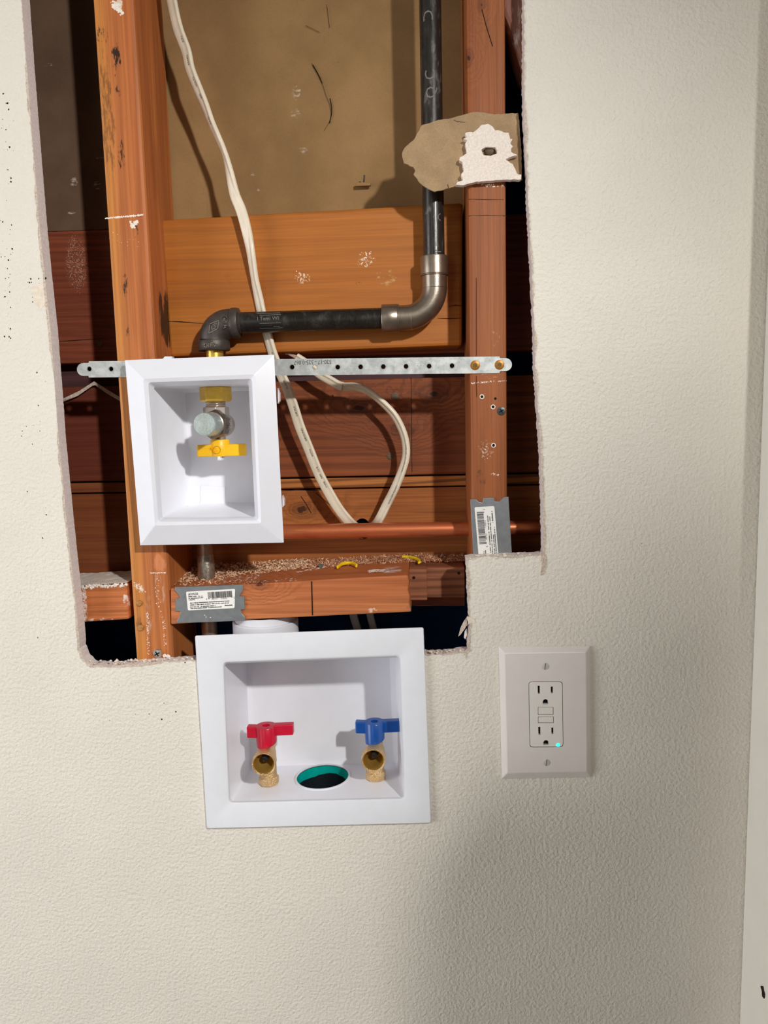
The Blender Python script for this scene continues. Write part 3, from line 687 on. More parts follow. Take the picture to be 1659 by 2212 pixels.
# threads
bm = bmesh.new(); pr = []
x_a, x_b = P(515, 695, YP).x, P(533, 695, YP).x
for k in range(14): pr.append(((x_b - x_a) * k / 13, R1 * (1.01 if k % 2 else .94)))
lathe(bm, (x_a, YP, zh), (1, 0, 0), pr, 28); mk('pipe_thread', bm, M['iron'], hp)
# white stencil on the vertical pipe
bm = bmesh.new()
for (ch, x, y, s_) in (('C', 928, 162, .014), ('Q', 930, 200, .014), ('D', 924, 34, .014), ('A', 944, 468, .011), ('Y', 946, 543, .010), ('V', 952, 350, .008)):
    p = P(x, y, YP - R1); vs, fs, wd = text2d(ch)
    A = []
    for (tx, ty) in vs:                       # turned so that it reads up the pipe, wrapped round it
        lx = -(ty - .35) * s_; lz = (tx - wd / 2) * s_
        a = (p.x + lx - ax) / R1; a = max(-1.4, min(1.4, a))
        A.append(bm.verts.new((ax + math.sin(a) * (R1 + .00015), YP - math.cos(a) * (R1 + .00015), p.z + lz)))
    for f in fs:
        try: bm.faces.new([A[i] for i in f])
        except ValueError: pass
mk('stencil_lettering', bm, M['chalk'], vp)['kind'] = 'stuff'
bm = bmesh.new(); rg = random.Random(31)   # scratch marks on the horizontal pipe
for (x0, x1, y) in ((553, 604, 677), (560, 606, 681), (561, 607, 699), (560, 610, 709), (590, 604, 705)):
    p0, p1 = P(x0, y, YP - R1), P(x1, y, YP - R1)
    dz = max(-.95, min(.95, (p0.z - zh) / R1)); yy = YP - R1 * math.sqrt(1 - dz * dz) - .0001
    prism(bm, [(p0.x, yy, p0.z), (p1.x, yy, p0.z), (p1.x, yy, p0.z + .0004), (p0.x, yy, p0.z + .0004)], (0, .0003, 0))
text_on(bm, 'I Temi WI', (P(560, 692, YP).x, YP - R1 - .0001, P(560, 692, YP - R1).z), (1, 0, 0), (0, 0, 1), (0, -1, 0), .005, width=P(606, 690, YP).x - P(560, 690, YP).x)
mk('scratch_marks', bm, M['chalk'], hp)
# steel press elbow
el = link('press_elbow', None, (ax, YP, zh - .02), gas)
Rt = (P(973, 640, YP).x - P(918, 640, YP).x) / 2 * .98
bm = bmesh.new(); path = [Vector((ax, YP, zc0 - .004))]
for k in range(15):
    a = PI / 2 * k / 14; path.append(Vector((ax - cr + cr * math.cos(a), YP, zh + cr - cr * math.sin(a))))
xcl = P(858, 690, YP).x
path.append(Vector((xcl, YP, zh)))
path = [path[0], path[0] * .5 + path[1] * .5] + path[1:]
tube(bm, path, Rt, 32); mk('bend', bm, M['press'], el, smooth=50)
zt1, zt2_ = P(944, 554, YP).z, P(944, 597, YP).z; Rc = Rt * 1.12; h_ = zt1 - zt2_
bm = bmesh.new(); lathe(bm, (ax, YP, zt2_), (0, 0, 1), [(0, Rt), (.0006, Rc), (h_ * .05, Rc), (h_ * .07, Rc * .97), (h_ * .1, Rc), (h_ - .0012, Rc), (h_ - .0004, Rc * .985), (h_, Rc * .95), (h_, R1)], 40)
mk('collar', bm, M['press'], el, smooth=35)
xa, xb = P(825, 690, YP).x, P(862, 690, YP).x; L_ = xb - xa
bm = bmesh.new(); lathe(bm, (xa, YP, zh), (1, 0, 0), [(0, R1), (0, Rc * .96), (.0012, Rc), (L_ - .0016, Rc), (L_ - .001, Rc * .97), (L_ - .0006, Rc), (L_, Rc), (L_, Rt)], 40)
mk('collar', bm, M['press'], el, smooth=35)
bm = bmesh.new(); xr = P(890, 690, YP).x; lathe(bm, (xr - .001, YP, zh), (1, 0, 0), [(0, Rt * .98), (.0006, Rt * 1.012), (.0012, Rt * .98)], 40); mk('bend_ridge', bm, M['press'], el, smooth=60)
bm = bmesh.new(); zr = P(944, 624, YP).z; lathe(bm, (ax, YP, zr), (0, 0, 1), [(0, Rt * .98), (.0006, Rt * 1.012), (.0012, Rt * .98)], 40); mk('bend_ridge', bm, M['press'], el, smooth=60)
# malleable threaded elbow
te = link('threaded_elbow', None, P(461, 760, YP), gas)
xe = P(462, 745, YP).x; ze = P(462, 745, YP).z; Re = (P(492, 715, YP).x - P(432, 715, YP).x) / 2
c1x = P(500, 695, YP).x; c1 = c1x - xe; zb_ = P(462, 735, YP).z; c2 = zh - zb_
bm = bmesh.new(); path = []
for k in range(15):
    a = PI / 2 * k / 14; path.append(Vector((c1x - c1 * math.sin(a), YP, zb_ + c2 * math.cos(a))))
tube(bm, path, [Re * (1.0 + .03 * math.sin(PI * k / 14)) for k in range(15)], 32); mk('bend', bm, M['iron'], te, smooth=60)
xl_, xr_ = P(498.5, 695, YP).x, P(517, 695, YP).x; Rk = (P(505, 662, YP).z - P(505, 728, YP).z) / 2; L_ = xr_ - xl_
bm = bmesh.new(); lathe(bm, (xl_, YP, zh), (1, 0, 0), [(0, Re * .95), (.001, Rk * .97), (.002, Rk), (L_ * .75, Rk), (L_, Rk * .96), (L_, R1 * .9)], 36); mk('collar', bm, M['iron'], te, smooth=40)
zt_, zb2 = P(462, 735.5, YP).z, P(462, 758, YP).z; Rk2 = (P(495, 750, YP).x - P(427, 750, YP).x) / 2; L_ = zt_ - zb2
bm = bmesh.new(); lathe(bm, (xe, YP, zb2), (0, 0, 1), [(0, R1 * .8), (0, Rk2 * .95), (.001, Rk2), (L_ - .0014, Rk2), (L_, Rk2 * .95), (L_, Re * .9)], 36); mk('collar', bm, M['iron'], te, smooth=40)
# cast marks: rhombus with spiral, circled R, S, arrow letters on the collar
bm = bmesh.new(); Ym = YP - Re * 1.035 - .0004
def stroke(bm, pts, w, Y, th=.003):
    for a, b in zip(pts, pts[1:]):
        a3, b3 = P(a[0], a[1], Y), P(b[0], b[1], Y); d = (b3 - a3).normalized(); n = Vector((-d.z, 0, d.x)) * w
        prism(bm, [a3 - n - d * w, b3 - n + d * w, b3 + n + d * w, a3 + n - d * w], (0, th, 0))
stroke(bm, [(453, 700), (473, 692), (470, 710), (451, 720), (453, 700)], .0004, Ym)
stroke(bm, [(468, 698), (458, 702), (457, 712), (466, 708), (466, 703), (462, 704)], .00035, Ym)
ring = [(484 + 7.5 * math.cos(k * PI / 8), 690 + 7.5 * math.sin(k * PI / 8)) for k in range(17)]; stroke(bm, ring, .00035, Ym)
stroke(bm, [(482, 694), (483, 686), (487, 688), (483, 690), (487, 694)], .0003, Ym)
stroke(bm, [(489, 703), (483, 704), (488, 707), (483, 709)], .0003, Ym)
mk('cast_mark', bm, M['iron_hi'], te)
bm = bmesh.new(); Yc_ = YP - Rk2 - .0002
stroke(bm, [(444, 742), (439, 746), (444, 750)], .00035, Yc_); stroke(bm, [(463, 740), (467, 744), (463, 748)], .00035, Yc_)
stroke(bm, [(447, 742), (447, 750)], .0003, Yc_); stroke(bm, [(447, 746), (451, 746)], .0003, Yc_); stroke(bm, [(451, 742), (451, 750)], .0003, Yc_); stroke(bm, [(459, 741), (455, 741), (455, 749)], .0003, Yc_); stroke(bm, [(455, 745), (458, 745)], .0003, Yc_)
mk('cast_letters', bm, M['press'], te)
# brass nipple down to the box
zn0 = P(464, 842, YP).z; rn = (P(483, 765, YP).x - P(446, 765, YP).x) / 2; zn1 = zb2 + .004; L_ = zn1 - zn0
pr = [(0, rn * .92)]
for k in range(9): pr.append((L_ - .016 + .0016 * k, rn * (1.0 if k % 2 else .95)))
pr.append((L_, rn * .95))
bm = bmesh.new(); lathe(bm, (xe + .0006, YP, zn0), (0, 0, 1), pr, 28); mk('brass_nipple', bm, M['brass'], gas, smooth=50)

# ------------------------------------------------------------------ gas outlet box
gb = thing('gas_outlet_box', 'white plastic gas outlet box with mitred frame around the yellow valve', 'box', P(455, 1175, 0))
outer = [(270, 778), (592, 766), (613, 1172), (303, 1178)]
ridge = [(308, 817), (551, 807), (566, 1132), (333.5, 1137)]
lipq = [(332, 835), (537, 829), (551, 1117), (351, 1118)]
N = 4
def L3(q, r, Y, n=N): return [P(x, y, Y) for x, y in rquad(q, r, n)]
bm = bmesh.new()
mid = [((a[0] + b[0]) / 2, (a[1] + b[1]) / 2) for a, b in zip(ridge, lipq)]
loft(bm, [L3(grow(outer, -1), 1, .004), L3(outer, 1, .003), L3(outer, 1, -.0035), L3(grow(ridge, 1.5), 4, -.0112), L3(grow(ridge, -1.5), 5, -.0118), L3(mid, 7, -.0100), L3(grow(mid, -4), 8, -.0065), L3(lipq, 6, -.001), L3(lipq, 6, .003)])
o = mk('face_frame', bm, M['white'], gb, smooth=22)
YD = .083
fr = L3(lipq, 6, .003); cen = sum(fr, Vector()) / len(fr)
def push(loop, Y, tl, tr, tt, tb):
    out = []; x0 = min(p.x for p in loop); x1 = max(p.x for p in loop); z0 = min(p.z for p in loop); z1 = max(p.z for p in loop)
    for p in loop:
        fx = (p.x - x0) / (x1 - x0); fz = (p.z - z0) / (z1 - z0)
        out.append(Vector((p.x + tl * (1 - fx) - tr * fx, Y, p.z + tb * (1 - fz) - tt * fz)))
    return out
bm = bmesh.new(); b1 = push(fr, YD - .004, .003, .003, .001, .003); b2 = push(fr, YD, .006, .006, .004, .006)
out1 = push(fr, .003, -.0025, -.0025, -.0025, -.0025); out2 = push(fr, YD + .0025, .001, .001, -.001, .001)
loft(bm, [fr, b1, b2], cap1=True); loft(bm, [fr, out1, out2], cap1=True)
tub = mk('recessed_tub', bm, M['tub'], gb, smooth=35)
bm = bmesh.new(); prism(bm, [P(x, y, YD - .0012) for x, y in ((432, 1048), (486, 1052), (486, 1090), (432, 1090))], (0, .0012, 0)); mk('moulded_pad', bm, M['tub'], gb, bevel=.0008)
for pts in ([(600, 838), (604, 850), (604, 866), (600, 872)], [(350, 777), (372, 774), (372, 770), (356, 770)], [(610, 1070), (614, 1080), (614, 1092), (610, 1096)]):
    mk('side_clip', slab(pts, .004, .010), M['white'], gb)

# gas shut-off valve inside the box
gv = thing('gas_valve', 'nickel and brass gas shut-off valve with yellow handle inside white box', 'valve', P(478, 990, YP))
xg = P(466, 855, YP).x
z0_, z1_ = P(466, 868, YP).z, P(466, 836.5, YP).z; L_ = z1_ - z0_
rh = (P(499, 855, YP).x - P(431, 855, YP).x) / 2
bm = bmesh.new(); lathe(bm, (xg, YP, z0_), (0, 0, 1), [(0, rh * .9), (.0015, rh), (L_, rh)], 6, rot=math.radians(97)); mk('hex_adapter', bm, M['brass_hex'], gv, bevel=.0006)
z2 = P(466, 884, YP).z; L_ = z0_ - z2 + .002; rn2 = (P(488, 875, YP).x - P(444.5, 875, YP).x) / 2
pr = [(L_ * k / 10, rn2 * (1.0 if k % 2 else .93)) for k in range(11)]
xn = P(466, 875, YP).x
bm = bmesh.new(); lathe(bm, (xn, YP, z2), (0, 0, 1), pr, 28); mk('threaded_neck', bm, M['nickel'], gv, smooth=50)
z3 = P(467, 899, YP).z; rc_ = (P(494, 888, YP).x - P(439, 888, YP).x) / 2; L_ = P(467, 879, YP).z - z3
bm = bmesh.new(); lathe(bm, (P(467, 888, YP).x, YP, z3), (0, 0, 1), [(0, rc_ * .92), (.001, rc_), (L_ - .001, rc_), (L_, rc_ * .93)], 8, rot=.2); mk('collar_nut', bm, M['nickel'], gv, bevel=.0005)
pb_, pc_ = P(477, 917.5, YP), P(441, 916, -.004); dv = (pc_ - pb_); Lv = dv.length; dv.normalize()
rb = (P(502, 917, YP).x - P(452, 917, YP).x) / 2 * 1.04
bm = bmesh.new(); lathe(bm, pb_ - dv * .016, dv, [(0, rb * .35), (.002, rb * .7), (.007, rb * .97), (.013, rb * 1.02), (.020, rb), (.026, rb * .93)], 32); body = mk('valve_body', bm, M['nickel'], gv, smooth=50)
bm = bmesh.new()
stroke(bm, [(491, 906), (494, 910), (497, 908)], .0004, YP - .016); stroke(bm, [(493, 911), (498, 914)], .0004, YP - .016); stroke(bm, [(494, 922), (499, 920), (497, 926), (494, 926)], .0004, YP - .016)
mk('cast_letters', bm, M['screw_zinc'], body)
rx_ = (P(490, 915, .03).x - P(440, 915, .03).x) / 2
bm = bmesh.new(); lathe(bm, pb_ + dv * .009, dv, [(0, rx_ * .94), (.0015, rx_ * 1.30), (.0135, rx_ * 1.30), (.016, rx_ * 1.12), (.016, rx_ * .9)], 6, rot=.35); mk('outlet_nut', bm, M['nut'], gv, bevel=.0011)
bm = bmesh.new(); lathe(bm, pb_ + dv * .010, dv, [(0, rx_ * 1.02), (.0165, rx_ * 1.02), (.0172, rx_ * .94)], 36); mk('outlet_ring', bm, M['nickel'], gv, smooth=40)
rcap = (P(465.5, 916, -.004).x - P(416.5, 916, -.004).x) / 2
bm = bmesh.new(); lathe(bm, pb_ + dv * .024, dv, [(0, rcap * .97), (.002, rcap), (Lv - .026, rcap), (Lv - .0245, rcap * .985), (Lv - .024, rcap * .95), (Lv - .024, .0005)], 40); mk('outlet_cap', bm, M['cap'], gv, smooth=35)
# yellow handle
zs0, zs1 = P(478, 952, .04).z, P(478, 936, YP).z
bm = bmesh.new(); cyl(bm, (P(474, 945, YP).x, YP - .002, zs0 - .004), (P(474, 945, YP).x, YP - .002, zs1), .007, 20); mk('stem', bm, M['nickel'], gv, smooth=40)
YH = .030
hub_r = (P(490.5, 965, YH).x - P(449, 965, YH).x) / 2; hcx = P(470, 965, YH).x; ztop, zbot = P(470, 950, YH).z, P(470, 986, YH).z
hd = link('handle', None, (hcx, YH + hub_r, zbot), gv); hy = YH + hub_r
bm = bmesh.new(); lathe(bm, (hcx, hy, zbot), (0, 0, 1), [(0, hub_r * .96), (.0008, hub_r), (ztop - zbot - .001, hub_r), (ztop - zbot, hub_r * .93)], 32); mk('hub', bm, M['yellow'], hd, smooth=40)
zw = P(470, 960.5, YH).z
def wing(x0, x1, z0, z1, y0, y1, bulge):
    bm = bmesh.new(); n = 8; pts = []
    s = 1 if x1 > x0 else -1
    for k in range(n + 1): pts.append((x0 + (x1 - x0) * k / n, y0 - bulge * math.sin(PI * k / n) * .4))
    for k in range(7):
        a = -PI / 2 + PI * k / 6; rr = (y1 - y0) / 2; pts.append((x1 + s * math.cos(a) * rr * .5, (y0 + y1) / 2 + math.sin(a) * rr))
    pts.append((x0, y1))
    prism(bm, [(x, y, z0) for x, y in pts], (0, 0, z1 - z0)); return bm
xw1 = P(526, 965, YH + .008).x; xw0 = P(431, 965, YH + .008).x
mk('lever', wing(hcx, xw1, zbot, zw, hy - .0068, hy + .004, .001), M['yellow'], hd, bevel=.0008)
mk('lever', wing(hcx, xw0, zbot, zw, hy - .0068, hy + .004, .0005), M['yellow'], hd, bevel=.0008)
bm = bmesh.new(); ring = [(468 + 8 * math.cos(k * PI / 10), 972 + 8 * math.sin(k * PI / 10)) for k in range(21)]; stroke(bm, ring, .0003, YH - .0002, .0015); stroke(bm, [(465, 975), (466, 968), (469, 975), (471, 969)], .0003, YH - .0002, .0015); stroke(bm, [(453, 969), (455, 965), (458, 971)], .0003, YH + .001, .0015)
mk('emblem', bm, M['yellow'], hd)
bm = bmesh.new(); lathe(bm, (hcx + .002, hy, zbot - .0022), (0, 0, 1), [(0, .0014), (.0005, .0022), (.0024, .0022)], 12); mk('handle_screw', bm, M['screw_zinc'], hd)

# ------------------------------------------------------------------ mounting strap
YS = T - .0014
ms = thing('mounting_strap', 'galvanized perforated steel strap spanning the studs behind the gas box', 'strap', P(635, 816, YS))
def lobe(cx, cy, r, a0, a1, n=9): return [(cx + r * math.cos(a0 + (a1 - a0) * k / n), cy + r * 1.0 * math.sin(a0 + (a1 - a0) * k / n)) for k in range(n + 1)]
so = [(191, 784), (192, 780.5), (1079, 770), (1080, 773.5), (1090, 773.5)] + lobe(1092, 787.5, 14, -PI / 2 + .1, PI / 2 - .1) + [(1090, 801.5), (1080, 802), (1079, 806), (192, 815.5), (191, 812)] + lobe(180, 798, 14, PI / 2, 3 * PI / 2)
holes = [(193, 797), (240, 797), (631, 793), (680, 793), (729.5, 793), (779, 792.5), (828, 792), (877, 791.5), (927, 791), (976.5, 790)]
rh_ = (P(636, 793, YS).x - P(626.3, 793, YS).x) / 2
bm = holed([P(x, y, YS) for x, y in so], [circ(P(x, y, YS), rh_, 16) for x, y in holes], (0, .0013, 0))
mk('strap_band', bm, M['zinc'], ms)
for (x, y) in holes:
    bm = bmesh.new(); lathe(bm, P(x, y, YS), (0, -1, 0), [(0, rh_ * 1.0), (.0004, rh_ * 1.08), (.0004, rh_ * 1.2), (0, rh_ * 1.32)], 20, caps=False); mk('hole_rim', bm, M['zinc'], ms)
for (x, y) in ((1026.5, 789), (1079, 788)): head(ms, 'screw', x, y, YS, .0046, M['screw_brass'], 'star', .0008)
bm = bmesh.new(); a = P(716, 777, YS); b = P(635, 778, YS)
text_on(bm, '520-17 - 525-0.067', (a.x, YS - .0001, a.z), (-1, 0, 0), (0, 0, -1), (0, -1, 0), .0058, width=(a - b).length)
mk('printed_number', bm, M['chalkd'] if 'chalkd' in M else M['print'], ms)

# ------------------------------------------------------------------ electrical cables
def cable(name, label, pts, Y, twist, words, seed, wide=.0056, thin=.0024, mat='jacket', side=.35, text_h=.0036, rev=True):
    ctrl = [P(x, y, Y(i) if callable(Y) else Y) for i, (x, y) in enumerate(pts)]
    path = catmull(ctrl, 6); tw = []
    for i in range(len(path)):
        t = i / 6; j = min(int(t), len(twist) - 2); f = t - j; tw.append(twist[j] + (twist[min(j + 1, len(twist) - 1)] - twist[j]) * f)
    bm = bmesh.new(); tube(bm, path, 0, 36, flat=(wide, thin), twist=tw)
    lo = path[-1]
    root = thing(name, label, 'cable', (lo.x, lo.y, min(p.z for p in path)))
    mk('jacket', bm, M[mat], root, smooth=75)
    if words:
        bm = bmesh.new(); acc = [0]
        for a, b in zip(path, path[1:]): acc.append(acc[-1] + (b - a).length)
        def at(s_):
            for i in range(len(acc) - 1):
                if acc[i + 1] >= s_:
                    f = (s_ - acc[i]) / max(acc[i + 1] - acc[i], 1e-9); return i, f
            return len(acc) - 2, 1.0
        for (wd_, i0) in words:                # i0: control index where the word begins (its last letter is higher up)
            s0 = acc[min(int(i0 * 6), len(acc) - 1)]; vs, fs, W = text2d(wd_); k = text_h * .92
            A = []
            for (tx, ty) in vs:
                s_ = s0 - tx * k if rev else s0 + tx * k
                i, f = at(max(0, min(acc[-1], s_))); p = path[i] * (1 - f) + path[i + 1] * f
                t = (path[i + 1] - path[i]).normalized(); u = t.cross(Vector((0, -1, 0))).normalized(); v = t.cross(u).normalized()
                u, v = u * math.cos(tw[i]) + v * math.sin(tw[i]), v * math.cos(tw[i]) - u * math.sin(tw[i])
                out = v if v.y < 0 else -v
                uu = u if u.x > 0 else -u
                A.append(bm.verts.new(p + uu * (side * wide + (-1 if rev else 1) * (ty - .35) * text_h * .8) + out * (thin * 1.02 + .00006)))
            for f_ in fs:
                try: bm.faces.new([A[i] for i in f_])
                except ValueError: pass
        mk('printed_words', bm, M['print'], root)['kind'] = 'stuff'
    return root, path
c1 = [(352, -130), (362, -60), (371, 0), (384, 60), (402, 110), (411, 150), (427, 190), (443, 228), (457, 265), (472, 298), (486, 332), (496, 372), (507, 420), (521, 455), (532, 495), (541, 540), (550, 600), (559, 645), (566, 680), (577, 720), (588, 760), (603, 800), (620.5, 840), (634.5, 880), (647, 920), (667, 970), (687, 1020), (708, 1060), (732, 1100), (757, 1130), (775, 1143)]
tw1 = [.35, .35, .35, .35, .4, .5, .6, .8, 1.0, 1.15, 1.2, .8, .35, .2, .3, .7, .85, .6, .55, .55, .55, .4, .3, .2, .15, .1, .1, .05, 0, 0, 0]
YS1 = [.056] * 9 + [.055, .054, .053, .052, .051, .050, .050, .054, .0585, .0592, .0592, .061, .064, .066, .068, .070, .072, .074, .076, .079, .083, .108]
Ys1 = lambda i: YS1[i]
w1 = [('(UL)', 3.7), ('E44493', 4.95), ('VOLTS', 6.1), ('600', 6.75), ('AWG', 8.2), ('VOLTS', 20.6), ('FLAME', 22.1), ('CIRTEX', 23.6), ('GROUND', 24.75), ('WITH', 25.35), ('12-2', 26.0), ('NM', 26.4), ('TYPE', 26.9)]
cable('electrical_cable', 'long white flat cable running from the top down behind the black pipe', c1, Ys1, tw1, w1, 1, side=.3)
c2 = [(640, 772), (668, 790), (690, 808), (715, 823), (739, 835), (768, 836), (795, 846), (823, 867), (850, 895), (867, 925), (876, 955), (877, 985), (869, 1015), (854, 1052), (836, 1088), (815, 1128), (796, 1145)]
tw2 = [.5, .5, .5, .5, .6, .8, 1.0, 1.0, .9, .9, .9, .9, .8, .6, .45, .4, .3]
r2, p2 = cable('electrical_cable', 'short looping white cable with a stripped cut end above the steel strap', c2, lambda i: .072 if i < 14 else (.078 if i < 16 else .108), tw2, [('TYPE NM 12-2 GROUND', 10.2), ('CIRTEX 600 VOLTS', 12.9)], 2, wide=.0050, thin=.0026, side=.62, text_h=.0030, rev=False)
bm = bmesh.new(); base = p2[0]
for k, (x, y) in enumerate(((614, 760), (619, 759), (617, 764))):
    tube(bm, catmull([base + Vector((0, .0004 * k, .0012 * (k - 1))), P(628, 766, .072) + Vector((0, 0, .0008 * (k - 1))), P(x, y, .071)], 4), .0011, 8)
mk('stripped_wires', bm, M['wire'], r2, smooth=60)
bm = bmesh.new(); j = 4 * 6; t = (p2[j + 1] - p2[j - 1]).normalized(); lathe(bm, p2[j] - t * .0012, t, [(0, .0034), (.0008, .0052), (.0016, .0052), (.0024, .0034)], 16); mk('jacket_nick', bm, M['jacket'], r2, smooth=60)
cable('electrical_cable', 'dim cable seen below the fire block, left one of the two', [(752, 1275), (758, 1305), (765, 1335), (773, 1362), (782, 1400)], .118, [0, 0, 0, 0, 0], None, 3, wide=.0046, mat='grey_cable')
cable('electrical_cable', 'dim cable seen below the fire block, right one of the two', [(788, 1275), (795, 1305), (801, 1335), (808, 1362), (818, 1400)], .118, [0, 0, 0, 0, 0], None, 4, wide=.0042, mat='grey_cable')

# ------------------------------------------------------------------ copper pipes and nail plates
YC = .060
zc1 = (P(630, 1146, YC).z + P(1000, 1144, YC).z) / 2; rcop = (P(800, 1129, YC).z - P(800, 1160, YC).z) / 2
bm = bmesh.new(); cyl(bm, (P(470, 1146, YC).x, YC, zc1), (.42, YC, zc1), rcop, 32); cp = tag(mk('copper_pipe', bm, M['copper'], smooth=40), 'bright horizontal copper pipe crossing the bay behind right nail plate', 'pipe')
ri = thing('copper_riser', 'old grey copper riser with solder joint behind the lower nail plate', 'pipe', P(447, 1400, .055))
xr0 = P(444, 1200, .055).x; rr = (P(463, 1220, .055).x - P(427, 1220, .055).x) / 2
bm = bmesh.new(); cyl(bm, (xr0, .055, P(445, 1420, .055).z), (xr0, .055, P(445, 1150, .055).z), rr * .93, 28); mk('pipe', bm, M['old_copper'], ri, smooth=40)
za, zb_ = P(445, 1232, .055).z, P(445, 1197, .055).z
bm = bmesh.new(); lathe(bm, (xr0, .055, za - .02), (0, 0, 1), [(0, rr * .95), (.004, rr), (.020 + (zb_ - za) * .9, rr * 1.02), (.020 + (zb_ - za), rr * .95)], 28); mk('solder_joint', bm, M['solder'], ri, smooth=40)

def barcode(bm, o, u, v, L, H, seed):
    rg = random.Random(seed); x = 0; n = Vector((0, -1, 0))
    while x < 1:
        wd = rg.choice((.010, .010, .018, .026)); long = 1.12 if (x < .05 or x > .95 or .48 < x < .52) else 1.0
        a = o + u * (L * x); b = o + u * (L * min(x + wd, 1))
        prism(bm, [a + v * H, b + v * H, b + v * (H - H * long), a + v * (H - H * long)], n * .0001); x += wd + rg.choice((.010, .014, .022))
def textrow(bm, o, u, v, L, H, seed):
    """a row of print too small to read: little strokes"""
    rg = random.Random(seed); x = 0; n = Vector((0, -1, 0))
    while x < L:
        wd = H * rg.uniform(.35, .7); 
        if rg.random() > .14:
            a = o + u * x; b = a + u * wd * .7; prism(bm, [a, b, b + v * H * rg.uniform(.6, 1), a + v * H * rg.uniform(.6, 1)], n * .0001)
        x += wd
def label_art(parent, lq, Y, name, seed):
    """lq: label corners (reading order: top-left, top-right, bottom-right, bottom-left) in pixels"""
    q = [P(x, y, Y) for x, y in lq]; u = (q[1] - q[0]); W = u.length; u.normalize(); v = (q[0] - q[3]); H = v.length; v.normalize(); n = Vector((0, -1, 0))
    lab = mk('paper_label', slab(rquad(lq, 3, 4), Y, Y + .0002), M['label'], parent)
    def A(fx, fy): return q[3] + u * (W * fx) + v * (H * fy) + n * .0001
    bm = bmesh.new()
    text_on(bm, '#33532', A(.04, .80), u, v, n, H * .17, thick=.0001); text_on(bm, '#33532', A(.043, .80), u, v, n, H * .17, thick=.0001)
    barcode(bm, A(.44, .58), u, v, W * .49, H * .33, 5)
    for s_, fx in (('0', .39), ('38753', .50), ('33532', .70), ('2', .95)): text_on(bm, s_, A(fx, .50), u, v, n, H * .13, thick=.0001)
    for k, (fx, fy, L) in enumerate(((.04, .70, .29), (.04, .61, .30), (.04, .53, .12), (.06, .35, .17), (.24, .36, .62), (.06, .25, .22), (.29, .26, .56), (.05, .15, .52), (.05, .07, .64), (.76, .12, .17))):
        textrow(bm, A(fx, fy), u, v, W * L, H * (.075 if L in (.17, .22) else .055), seed * 20 + k)
    mk('label_print', bm, M['ink'], lab)
    return lab
def zp(pts, x0, y0, k): return [(x0 + x / k, y0 + y / k) for x, y in pts]
np1 = thing('nail_plate', 'grey nail plate with barcode label lying flat on the fire block', 'nail plate', P(455, 1343, .01))
pl = zp([(75, 180), (900, 150), (1510, 130), (1520, 225), (1475, 300), (1445, 375), (1540, 372), (1550, 650), (1460, 660), (1490, 740), (1555, 805), (1555, 885), (850, 915), (115, 940), (108, 890), (170, 810), (195, 690), (85, 690), (95, 420), (180, 405), (150, 330), (75, 255)], 370, 1250, 9.759)
YN = YF - .0018
mk('steel_plate', slab(pl, YN, YF - .0001), M['nail_plate'], np1, bevel=.0004)
label_art(np1, zp([(310, 275), (1345, 215), (1335, 620), (350, 670)], 370, 1250, 9.759), YN - .0003, 'a', 1)
bm = bmesh.new()
for (x, y) in ((442, 1329), (445, 1333), (454.5, 1334)): blob(bm, P(x, y, YN), .0007, random.Random(3), .3)
mk('paint_fleck', bm, M['chip'], np1)
np2 = thing('nail_plate', 'grey nail plate with sideways barcode label on the right stud', 'nail plate', P(1060, 1240, .012))
pl = zp([(145, 175), (262, 170), (320, 225), (385, 240), (400, 150), (620, 140), (640, 215), (715, 220), (770, 170), (820, 130), (908, 122), (940, 640), (975, 1250), (1000, 1700), (245, 1700), (205, 1250), (170, 640)], 1000, 1060, 9.217)
YM = T - .0014
mk('steel_plate', slab(pl, YM, T - .0001), M['nail_plate'], np2, bevel=.0004)
label_art(np2, zp([(340, 1640), (230, 330), (625, 305), (735, 1620)], 1000, 1060, 9.217), YM - .0003, 'b', 2)

# ------------------------------------------------------------------ laundry outlet box
lo_ = thing('laundry_outlet_box', 'large white recessed washing machine outlet box set into the drywall', 'box', P(690, 1785, 0))
fo = [(421, 1373), (915, 1355), (931, 1778), (447, 1790)]
op = [(485, 1433.5), (861.5, 1419.5), (872.5, 1722), (498, 1731)]
YL = -.0045
bm = bmesh.new()
loft(bm, [L3(fo, 5, .0, 5), L3(fo, 5, YL + .001, 5), L3(grow(fo, -1.2), 5, YL, 5), L3(grow(op, 7), 12, YL, 5), L3(grow(op, 3.5), 10, YL + .0006, 5), L3(grow(op, 1.2), 9, YL + .0025, 5), L3(op, 8, YL + .006, 5), L3(op, 8, .006, 5)])
mk('face_flange', bm, M['flange'], lo_, smooth=30)
YD2 = .089; fr = L3(op, 8, .006, 5)
b1 = push(fr, YD2 - .003, .003, .009, .004, .0); b2 = push(fr, YD2, .008, .014, .009, .006)
bm = bmesh.new(); n5 = 5
